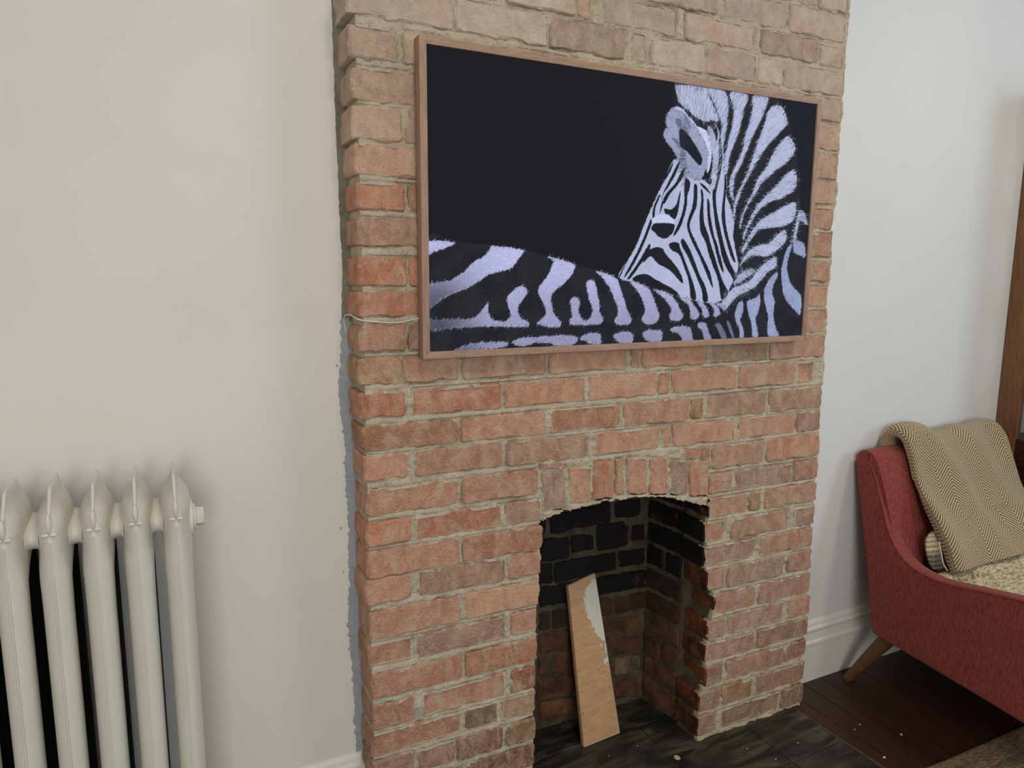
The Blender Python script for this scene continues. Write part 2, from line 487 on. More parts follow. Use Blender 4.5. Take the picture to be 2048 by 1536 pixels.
SPECIAL = {(11, 4): (196, 140, 104), (12, 4): (168, 124, 84), (22, 1): (138, 116, 88), (22, 2): (184, 152, 122), (16, 3): (170, 136, 98), (20, 1): (186, 130, 98),
           (12, 0): (176, 124, 98), (15, 2): (180, 138, 118), (10, 0): (186, 140, 104), (18, 1): (218, 168, 132), (10, 6): (176, 144, 122), (15, 4): (172, 138, 118),
           (19, 4): (176, 146, 120), (23, 2): (140, 90, 70), (24, 1): (132, 84, 66), (23, 3): (146, 118, 86), (24, 3): (170, 132, 100), (25, 5): (140, 112, 84), (21, 2): (156, 92, 70)}

def outline(quad, rnd, rad=(0.003, 0.011), seg=0.013, jit=0.0014):
    """ragged outline of a worn brick: rounded corners of unequal radius, wavering edges"""
    n = len(quad); P = [np.array(q, float) for q in quad]; out = []
    for i in range(n):
        a, b, c = P[i - 1], P[i], P[(i + 1) % n]
        d0 = a - b; l0 = np.linalg.norm(d0); d0 /= l0
        d1 = c - b; l1 = np.linalg.norm(d1); d1 /= l1
        r = min(rnd.uniform(*rad), l0 * 0.3, l1 * 0.3)
        if rnd.random() < 0.16: r = min(r * 2.2, l0 * 0.35, l1 * 0.35)
        p0, p1 = b + d0 * r, b + d1 * r
        out += [p0, (p0 + p1) * 0.25 + b * 0.5, p1]
        e = c + (-d1) * 0.008
        L = np.linalg.norm(e - p1); m = max(1, int(L / seg))
        ph, wv = rnd.uniform(0, 6), rnd.uniform(0.0, 0.0022)
        for j in range(1, m):
            q = p1 + (e - p1) * (j / m)
            nrm = np.array((-d1[1], d1[0]))
            out.append(q + nrm * (rnd.gauss(0, jit) + wv * math.sin(ph + j * 0.9)))
    return out

def brick_mesh(name, quad, to3, depth, rnd, mats, parent, col, slot=None, face=0.0, inset=0.0045):
    ol = outline(quad, rnd)
    c = sum(ol) / len(ol)
    mid = []
    for q in ol:
        d = c - q; L = np.linalg.norm(d)
        mid.append(q + d / L * min(inset * rnd.uniform(0.7, 1.4), L * 0.5))
    R0 = [to3(q[0], q[1], face + rnd.uniform(-0.0004, 0.0006)) for q in mid]
    R1 = [to3(q[0], q[1], face + rnd.uniform(0.003, 0.0055)) for q in ol]
    R2 = [to3(q[0], q[1], depth) for q in ol]
    Rm = [[to3(q[0], q[1], 0.024) for q in ol]] if slot is not None else []
    V, F = loft_geo([R0, R1] + Rm + [R2])
    o = mesh_obj(name, V, F, mats, parent, col=col)
    me = o.data
    if slot is not None:
        for f in me.polygons:
            if f.normal.dot(slot) > 0.6 or (abs(slot.x) > 0.5 and abs(f.normal.z) > 0.6 and f.center.y + o.location.y + chim.location.y > 0.03): f.material_index = 1
    return o

def lincol(c): return rgb(*c)

# mortar bed: relief grid that dips at the arrises and swells in the joints
GX, GZ = 0.0036, 0.0036
ztop = 2.16
xs = np.linspace(0.008, W - 0.002, int(W / GX) + 1); zs = np.linspace(0.0, ztop, int(ztop / GZ) + 1)
XX, ZZ = np.meshgrid(xs, zs)
rows_front = []                      # (row, index, quad)
for k, (zl, zr, iv) in ROWS.items():
    for i, (a, b) in enumerate(iv):
        t = lambda x, j: zl[j] * (1 - x / W) + zr[j] * x / W
        rows_front.append((k, i, [(a, t(a, 1)), (b, t(b, 1)), (b, t(b, 0)), (a, t(a, 0))]))
def inside_dist(quad, X, Z):
    d = np.full(X.shape, 1e9); n = len(quad)
    for i in range(n):
        (x0, z0), (x1, z1) = quad[i], quad[(i + 1) % n]
        L = math.hypot(x1 - x0, z1 - z0)
        d = np.minimum(d, ((x1 - x0) * (Z - z0) - (z1 - z0) * (X - x0)) / L)
    return d
DIST = np.full(XX.shape, -0.02)      # > 0 inside a brick
vq = [[(q[6], q[7]), (q[4], q[5]), (q[2], q[3]), (q[0], q[1])] for q in VOUSS]
extra = [[(0.432, 0.893), (0.505, 0.884), (0.500, 0.902), (0.436, 0.906)], [(0.872, 0.868), (0.970, 0.858), (0.966, 0.892), (0.876, 0.902)]]
for quad in [r[2] for r in rows_front] + vq + extra:
    qa = np.array(quad)
    i0, i1 = np.searchsorted(xs, [qa[:, 0].min() - 0.02, qa[:, 0].max() + 0.02])
    j0, j1 = np.searchsorted(zs, [qa[:, 1].min() - 0.02, qa[:, 1].max() + 0.02])
    if j0 >= len(zs): continue
    s = (slice(j0, j1), slice(i0, i1))
    DIST[s] = np.maximum(DIST[s], inside_dist(quad, XX[s], ZZ[s]))
swell = 0.0028 * vnoise(XX, ZZ, 0.035, 1) + 0.0020 * vnoise(XX, ZZ, 0.012, 2) + 0.0010 * vnoise(XX, ZZ, 0.005, 3)
Yd = 0.0012 + 1.25 * swell
crack = np.exp(-((DIST + 0.0005) / 0.0030) ** 2) * (0.0030 + 0.0075 * np.clip(vnoise(XX, ZZ, 0.06, 5) + 0.15, 0, 1))
Yd = Yd + crack
Yd = np.where(DIST > 0.006, 0.016, Yd)
Yd = np.clip(Yd, -0.0035, 0.02)
# fireplace opening
AX = [0.425, 0.441, 0.47, 0.505, 0.58, 0.67, 0.72, 0.767, 0.85, 0.94, 0.985]
AZ = [0.745, 0.762, 0.770, 0.776, 0.781, 0.782, 0.784, 0.779, 0.762, 0.732, 0.718]
rid = sorted(k for k in ROWS if k >= 15)
def rowz(k): return sum(ROWS[k][0] + ROWS[k][1]) / 4
def left_end(k): return max(b for a, b in ROWS[k][2] if b < 0.6)
def right_end(k): return min(a for a, b in ROWS[k][2] if a > 0.7)
zk = [rowz(k) for k in rid][::-1]
XLJ = lambda z: np.interp(z, zk, [left_end(k) for k in rid][::-1])
XRJ = lambda z: np.interp(z, zk, [right_end(k) for k in rid][::-1])
ragged = 0.003 * vnoise(XX, ZZ, 0.01, 8)
hole = (ZZ < np.interp(XX, AX, AZ) - 0.002 + ragged) & (XX > XLJ(ZZ) - 0.004 + ragged) & (XX < XRJ(ZZ) + 0.005 + ragged)
nx = len(xs)
vid = np.arange(XX.size).reshape(XX.shape)
fm = ~(hole[:-1, :-1] | hole[1:, :-1] | hole[:-1, 1:] | hole[1:, 1:])
quads = np.stack([vid[:-1, :-1], vid[:-1, 1:], vid[1:, 1:], vid[1:, :-1]], -1)[fm]
V = np.stack([XX.ravel(), Yd.ravel(), ZZ.ravel()], 1)
# close the sides of the slab: extrude every border edge back to the wall plane
e = np.concatenate([quads[:, [0, 1]], quads[:, [1, 2]], quads[:, [2, 3]], quads[:, [3, 0]]])
key = np.sort(e, 1); kk = key[:, 0] * (XX.size + 1) + key[:, 1]
_, idx, cnt = np.unique(kk, return_index=True, return_counts=True)
be = e[idx[cnt == 1]]
bv = np.unique(be)
back = V[bv].copy()
back[:, 1] = np.where((back[:, 0] > 0.40) & (back[:, 0] < 1.03) & (back[:, 2] < 0.80) & (back[:, 2] > 0.002), 0.022, 0.1)
mapb = np.full(XX.size, -1); mapb[bv] = np.arange(len(bv)) + len(V)
sq = np.stack([be[:, 1], be[:, 0], mapb[be[:, 0]], mapb[be[:, 1]]], 1)
V = np.concatenate([V, back]); Q = np.concatenate([quads, sq])
used = np.unique(Q); re = np.full(len(V), -1); re[used] = np.arange(len(used))
V = V[used]; Q = re[Q]
chim = struct(mesh_obj('wall_chimney', V, Q, MAT['mortar'], fix=False))
chim.location = chim.location            # the mesh is the mortar itself; bricks are its parts
up_v, up_f = box_geo(0.002, W - 0.002, 0.006, 0.1, ztop, CEIL)
mesh_obj('mortar_bed', up_v, up_f, MAT['mortar'], chim)

rnd = random.Random(11)
front = lambda f: (lambda a, b, d: (a, f + d, b))
for k, i, quad in rows_front:
    xl, xr = quad[0][0], quad[1][0]
    f = rnd.gauss(0, 0.0021)
    if k == 11 and i == 7: f = 0.012
    slot = None; depth = 0.1
    if k >= 16 and 0.9 < xl < 1.02: slot = Vector((-1, 0, 0)); depth = 0.098
    if k >= 17 and 0.40 < xr < 0.46: slot = Vector((1, 0, 0)); depth = 0.098
    c = SPECIAL.get((k, i)) or row_colour(k, xl, rnd)
    quad = [(x, z) for x, z in quad]
    o = brick_mesh('brick', quad, front(f), depth, rnd, [MAT['brick'], MAT['soot'] if k < 19 else MAT['jamb']], chim, lincol(c), slot)
for j, quad in enumerate(vq + extra):
    c = (172, 140, 124) if j in (0, 6) else row_colour(13, 0.5, rnd)
    brick_mesh('brick', quad, front(rnd.gauss(0, 0.001)), 0.098, rnd, [MAT['brick'], MAT['soot']], chim, lincol(c), Vector((0, 0, -1)) if j < 8 else None)

# ------------------------------------------------------------------ firebox behind the opening
def grid_obj(name, na, nb, fn, m, parent=None, structure=False):
    V = []; F = []
    for j in range(nb + 1):
        for i in range(na + 1): V.append(fn(i / na, j / nb))
    for j in range(nb):
        for i in range(na):
            a = j * (na + 1) + i
            F.append((a, a + 1, a + na + 2, a + na + 1))
    return mesh_obj(name, V, F, m, parent, smooth=True, fix=False)
def fbn(a, b, s=0): return 0.003 * float(vnoise(a, b, 0.03, 21 + s)) + 0.002 * float(vnoise(a, b, 0.011, 22 + s))
FB = struct(grid_obj('wall_firebox', 120, 160, lambda u, v: (0.40 + 0.60 * u, 0.253 + fbn(u * 0.6, v * 0.85), 0.85 * v), MAT['mortar_fire']))
def jamb_x(y, z):
    if y < 0.1: return float(XRJ(z)) + 0.006
    t = min(1, (y - 0.1) / 0.15)
    return 0.980 * (1 - t) + 0.957 * t
grid_obj('mortar_bed', 50, 160, lambda u, v: (jamb_x(0.014 + 0.241 * u, 0.8 * v) + fbn(u * 0.25, v * 0.8, 5) * 0.6, 0.014 + 0.241 * u, 0.8 * v), MAT['mortar_fire'], FB)
grid_obj('mortar_bed', 50, 160, lambda u, v: (float(XLJ(0.8 * v)) - 0.006 + fbn(u * 0.25, v * 0.8, 7), 0.255 - 0.235 * u, 0.8 * v), MAT['mortar_fire'], FB)
box('lintel', 0.40, 1.02, 0.098, 0.27, 0.80, 0.87, MAT['soot'], FB)
for a, b, c, d in ((0.36, 1.06, 0.262, 0.30),):
    box('backing', a, b, c, d, 0.0, 0.87, MAT['mortar_fire'], FB)
box('backing', 1.03, 1.06, 0.1, 0.262, 0.0, 0.87, MAT['mortar_fire'], FB)
box('backing', 0.36, 0.40, 0.1, 0.262, 0.0, 0.87, MAT['mortar_fire'], FB)
def soot_colour(z, x=0):
    t = np.interp(z, [0, 0.12, 0.25, 0.36, 0.45], [0, 0.0, 0.15, 0.75, 1])
    c = np.array((122, 84, 60)) * (1 - t) + np.array((36, 30, 27)) * t
    return c * rnd.uniform(0.85, 1.15)
# back wall: traced bricks, plus those hidden behind the plank
bq = [[(q[6], q[7]), (q[4], q[5]), (q[2], q[3]), (q[0], q[1])] for q in BACK]
done = {}
for q in bq:
    zc = sum(p[1] for p in q) / 4
    done.setdefault(round(zc / 0.0735 - 0.4), []).append(q)
fill = []
for kk_, qs in done.items():
    qs.sort(key=lambda q: q[0][0])
    z0 = min(p[1] for p in qs[0]) + 0.004; z1 = max(p[1] for p in qs[0]) - 0.004
    if qs[0][0][0] > 0.45: fill.append([(0.44, z0), (qs[0][0][0] - 0.012, z0), (qs[0][0][0] - 0.012, z1), (0.44, z1)])
    for a, b in zip(qs, qs[1:]):
        g0, g1 = a[1][0] + 0.012, b[0][0] - 0.012
        if g1 - g0 > 0.04: fill.append([(g0, z0), (g1, z0), (g1, z1), (g0, z1)])
for q in bq + fill:
    zc = sum(p[1] for p in q) / 4
    col = soot_colour(zc)
    if 0.83 < q[0][0] < 0.86 and zc < 0.14 and zc > 0.1: col = (140, 122, 96)
    m = MAT['soot'] if zc > 0.40 else MAT['sootbrick']
    brick_mesh('brick', q, lambda a, b, d: (a, 0.248 + d, b), 0.012, rnd, [m], FB, lincol(col), face=rnd.gauss(0, 0.001))
# jamb bricks on both sides, in the courses of the front
for k in range(16, 26):
    zl, zr, _ = ROWS[k]
    for side in (1, -1):
        zb, zt = (zl[1] * 0.3 + zr[1] * 0.7, zl[0] * 0.3 + zr[0] * 0.7) if side > 0 else (zl[1] * 0.7 + zr[1] * 0.3, zl[0] * 0.7 + zr[0] * 0.3)
        cuts = [(0.108, 0.246)] if (k + side) % 4 else [(0.108, 0.17), (0.182, 0.246)]
        for a, b in cuts:
            zc = (zb + zt) / 2; col = soot_colour(zc)
            if side > 0:
                f = lambda y, z, d, zc=zc: (jamb_x(y, zc) - 0.006 + d, y, z)
                q = [(b, zb), (a, zb), (a, zt), (b, zt)]
            else:
                f = lambda y, z, d, zc=zc: (float(XLJ(zc)) + 0.002 - d, y, z)
                q = [(a, zb), (b, zb), (b, zt), (a, zt)]
            brick_mesh('brick', q, f, 0.02, rnd, [MAT['soot'] if zc > 0.42 else MAT['sootbrick']], FB, lincol(col))

# ------------------------------------------------------------------ filler and bare cement beside the breast, on the left wall
def ragged_strip(name, left, right, z0, z1, n, m, parent, seed, y=0.0985, amp=0.004):
    V = []; F = []
    for i in range(n + 1):
        z = z0 + (z1 - z0) * i / n
        jl = amp * 0.7 * float(vnoise(z, 0, 0.008, seed)) + amp * 0.5 * float(vnoise(z, 3, 0.03, seed)) + amp * 0.5 * float(vnoise(z, 5, 0.0045, seed))
        l = left(z) + jl; r = right(z)
        for x, yy in ((l, 0.1), (l + 0.0015, y), ((l + r) / 2 + 0.001, y - 0.0012), (r, y - 0.0008), (r, 0.1)):
            V.append((x, yy, z))
    for i in range(n):
        for j in range(4):
            a = i * 5 + j
            F.append((a, a + 1, a + 6, a + 5))
    return mesh_obj(name, V, F, m, parent, smooth=True)
ci = lambda pts: (lambda z: float(np.interp(z, [p[1] for p in pts][::-1], [p[0] for p in pts][::-1])))
LO = [(-.017, 1.91), (-.016, 1.723), (-.013, 1.506), (-.011, 1.362), (-.016, 1.26), (-.020, 1.183), (-.027, 1.093), (-.018, .965), (-.018, .848), (-.015, .775), (-.017, .667), (-.023, .544), (-.017, .479), (-.015, .35), (-.014, .282), (-.012, .217)]
ragged_strip('cement_strip', ci([(-.018, CEIL)] + LO), lambda z: 0.014, 1.255, CEIL, 200, MAT['cement'], wl, 31, amp=0.0015)
cs = ragged_strip('filler_strip', ci(LO), lambda z: 0.014, 0.214, 1.262, 420, MAT['caulk'], wl, 33)
tag(cs, 'grey filler smeared down the joint of wall and brick')
for j in range(7):
    z = rnd.uniform(0.45, 1.2); x = ci(LO)(z) - rnd.uniform(0.004, 0.022); s = rnd.uniform(0.001, 0.0035)
    if rnd.random() < 0.5: x += 0.006
    n = 7; ring = [(x + s * rnd.uniform(0.5, 1) * math.cos(2 * math.pi * t / n), z + 1.7 * s * rnd.uniform(0.5, 1) * math.sin(2 * math.pi * t / n)) for t in range(n)]
    V, F = loft_geo([[(a, 0.1, b) for a, b in ring], [(a, 0.0988, b) for a, b in ring]])
    mesh_obj('filler_smear', V, F, MAT['caulk'], wl)

# ------------------------------------------------------------------ floor: dark boards, slate hearth
def mat_floor():
    a = N('dark_floorboards'); p = a.mapping(a.pos(), (40, 3, 10))
    c = a.mix(a.ramp(a.noise(p, 2.0, 6, 0.6, 0.4), 0.3, 0.7), rgb(44, 27, 20), rgb(78, 46, 33))
    o = a.n('ShaderNodeObjectInfo').outputs['Random']
    c = a.mix(a.ramp(o, 0, 1, 0, 0.4), c, rgb(36, 24, 19))
    a.base(c); a.rough(0.42, 0.4); a.bump(a.noise(p, 4, 4), 0.1, 0.002)
    return a.m
MAT['floor'] = mat_floor()
HX0, HX1, HY = 0.03, 1.365, -0.46
floor = struct(box('floor', RX0 - 0.15, RX1 + 0.15, RY0 - 0.15, 0.45, -0.12, -0.02, mat_plain('subfloor', rgb(26, 18, 14), 0.8)))
pw = 0.0826; x = RX0; shared = {}
n = 0
while x < RX1:
    x1 = min(x + pw, RX1)
    spans = [(RY0, 0.1)]
    if x1 > HX0 and x < HX1 - 0.001: spans = [(RY0, HY - 0.004)]
    xa, xb = x + 0.0008, x1 - 0.0008
    if x < HX1 < x1:           # the board beside the hearth is scribed to it
        spans = [(RY0, HY - 0.004)]
        box('plank', HX1 + 0.006, xb, HY - 0.002, 0.099, -0.02, 0.0, MAT['floor'], floor, 0.0012, 1)
    for a, b in spans:
        box('plank', xa, xb, a, b - 0.001, -0.02, rnd.uniform(-0.0008, 0.0004), MAT['floor'], floor, 0.0012, 1)
    x = x1
def mat_slate():
    a = N('black_slate'); p = a.pos()
    c = a.mix(a.ramp(a.noise(a.mapping(p, (2, 9, 4)), 2.2, 5, 0.55, 1.2), 0.42, 0.66), rgb(33, 33, 31), rgb(98, 93, 78))
    c = a.mix(a.ramp(a.noise(p, 7, 3, 0.5), 0.4, 0.6, 0, 0.75), c, rgb(34, 34, 32))
    c = a.mix(a.ramp(a.noise(p, 130, 3, 0.5), 0.735, 0.76, 0, 0.7), c, rgb(180, 172, 150))
    a.base(c); a.rough(a.ramp(a.noise(p, 9, 4), 0.3, 0.7, 0.32, 0.6), 0.4)
    a.bump(a.noise(p, 25, 6, 0.6), 0.15, 0.003)
    return a.m
MAT['slate'] = mat_slate()
hearth = struct(box('floor_hearth', HX0, HX1, HY, 0.262, -0.02, -0.0035, mat_plain('hearth_grout', rgb(92, 88, 76), 0.9)))
txs = [HX0, 0.235, 0.545, 0.858, 1.155, HX1]; tys = [HY, -0.187, 0.137, 0.252]
for i in range(len(txs) - 1):
    for j in range(len(tys) - 1):
        a, b, c, d = txs[i] + 0.0012, txs[i + 1] - 0.0012, tys[j] + 0.0012, tys[j + 1] - 0.0012
        if j == 2: a, b = max(a, 0.40), min(b, 1.02)
        if b - a < 0.05: continue
        box('tile', a, b, c, d, -0.018, rnd.uniform(-0.0006, 0.0006), MAT['slate'], hearth, 0.0012, 1)
# thin mortar fillet between hearth and boards
V, F = box_geo(HX1 + 0.0005, HX1 + 0.0055, HY, -0.002, -0.02, -0.001)
mesh_obj('grout_line', V, F, mat_plain('dirty_fillet', rgb(104, 88, 66), 0.9, 0.2, 60, 0.3), hearth)

# ------------------------------------------------------------------ television in a wooden frame
TX0, TW, TZ0, TH, TF, TB, BZ = 0.126, 1.1431, 1.18, 0.655, -0.035, -0.004, 0.0156
MAT['tvwood'] = mat_wood('walnut_look_frame', rgb(150, 120, 102), rgb(182, 150, 128), (7, 60, 60), 0.5, (0.3, 0.7), 0.06)
MAT['tvwood_v'] = mat_wood('walnut_look_frame_upright', rgb(150, 120, 102), rgb(182, 150, 128), (60, 60, 7), 0.5, (0.3, 0.7), 0.06)
MAT['black'] = mat_plain('black_plastic', rgb(18, 18, 20), 0.4)
tv = empty('television', (TX0 + TW / 2, (TF + TB) / 2, TZ0))
tag(tv, 'wall-mounted flat television in thin brown wooden frame showing a zebra', 'television')
def frame_rail(p_out0, p_out1, p_in1, p_in0, m):
    ring = [p_out0, p_out1, p_in1, p_in0]
    g = 0.0002
    V, F = loft_geo([[(a, TF, b) for a, b in ring], [(a, TB, b) for a, b in ring]])
    o = mesh_obj('frame_rail', V, F, m, tv)
    bevel_mesh(o, 0.0007, 2); auto_smooth(o)
    return o
x0, x1, z0, z1 = TX0, TX0 + TW, TZ0, TZ0 + TH
i0, i1, j0, j1 = x0 + BZ, x1 - BZ, z0 + BZ, z1 - BZ
frame_rail((x0, z1), (x1, z1), (i1, j1), (i0, j1), MAT['tvwood'])
frame_rail((x0, z0), (x1, z0), (i1, j0), (i0, j0), MAT['tvwood'])
frame_rail((x0, z0), (x0, z1), (i0, j1), (i0, j0), MAT['tvwood_v'])
frame_rail((x1, z0), (x1, z1), (i1, j1), (i1, j0), MAT['tvwood_v'])
box('back_panel', i0 - 0.002, i1 + 0.002, -0.026, TB, j0 - 0.002, j1 + 0.002, MAT['black'], tv)
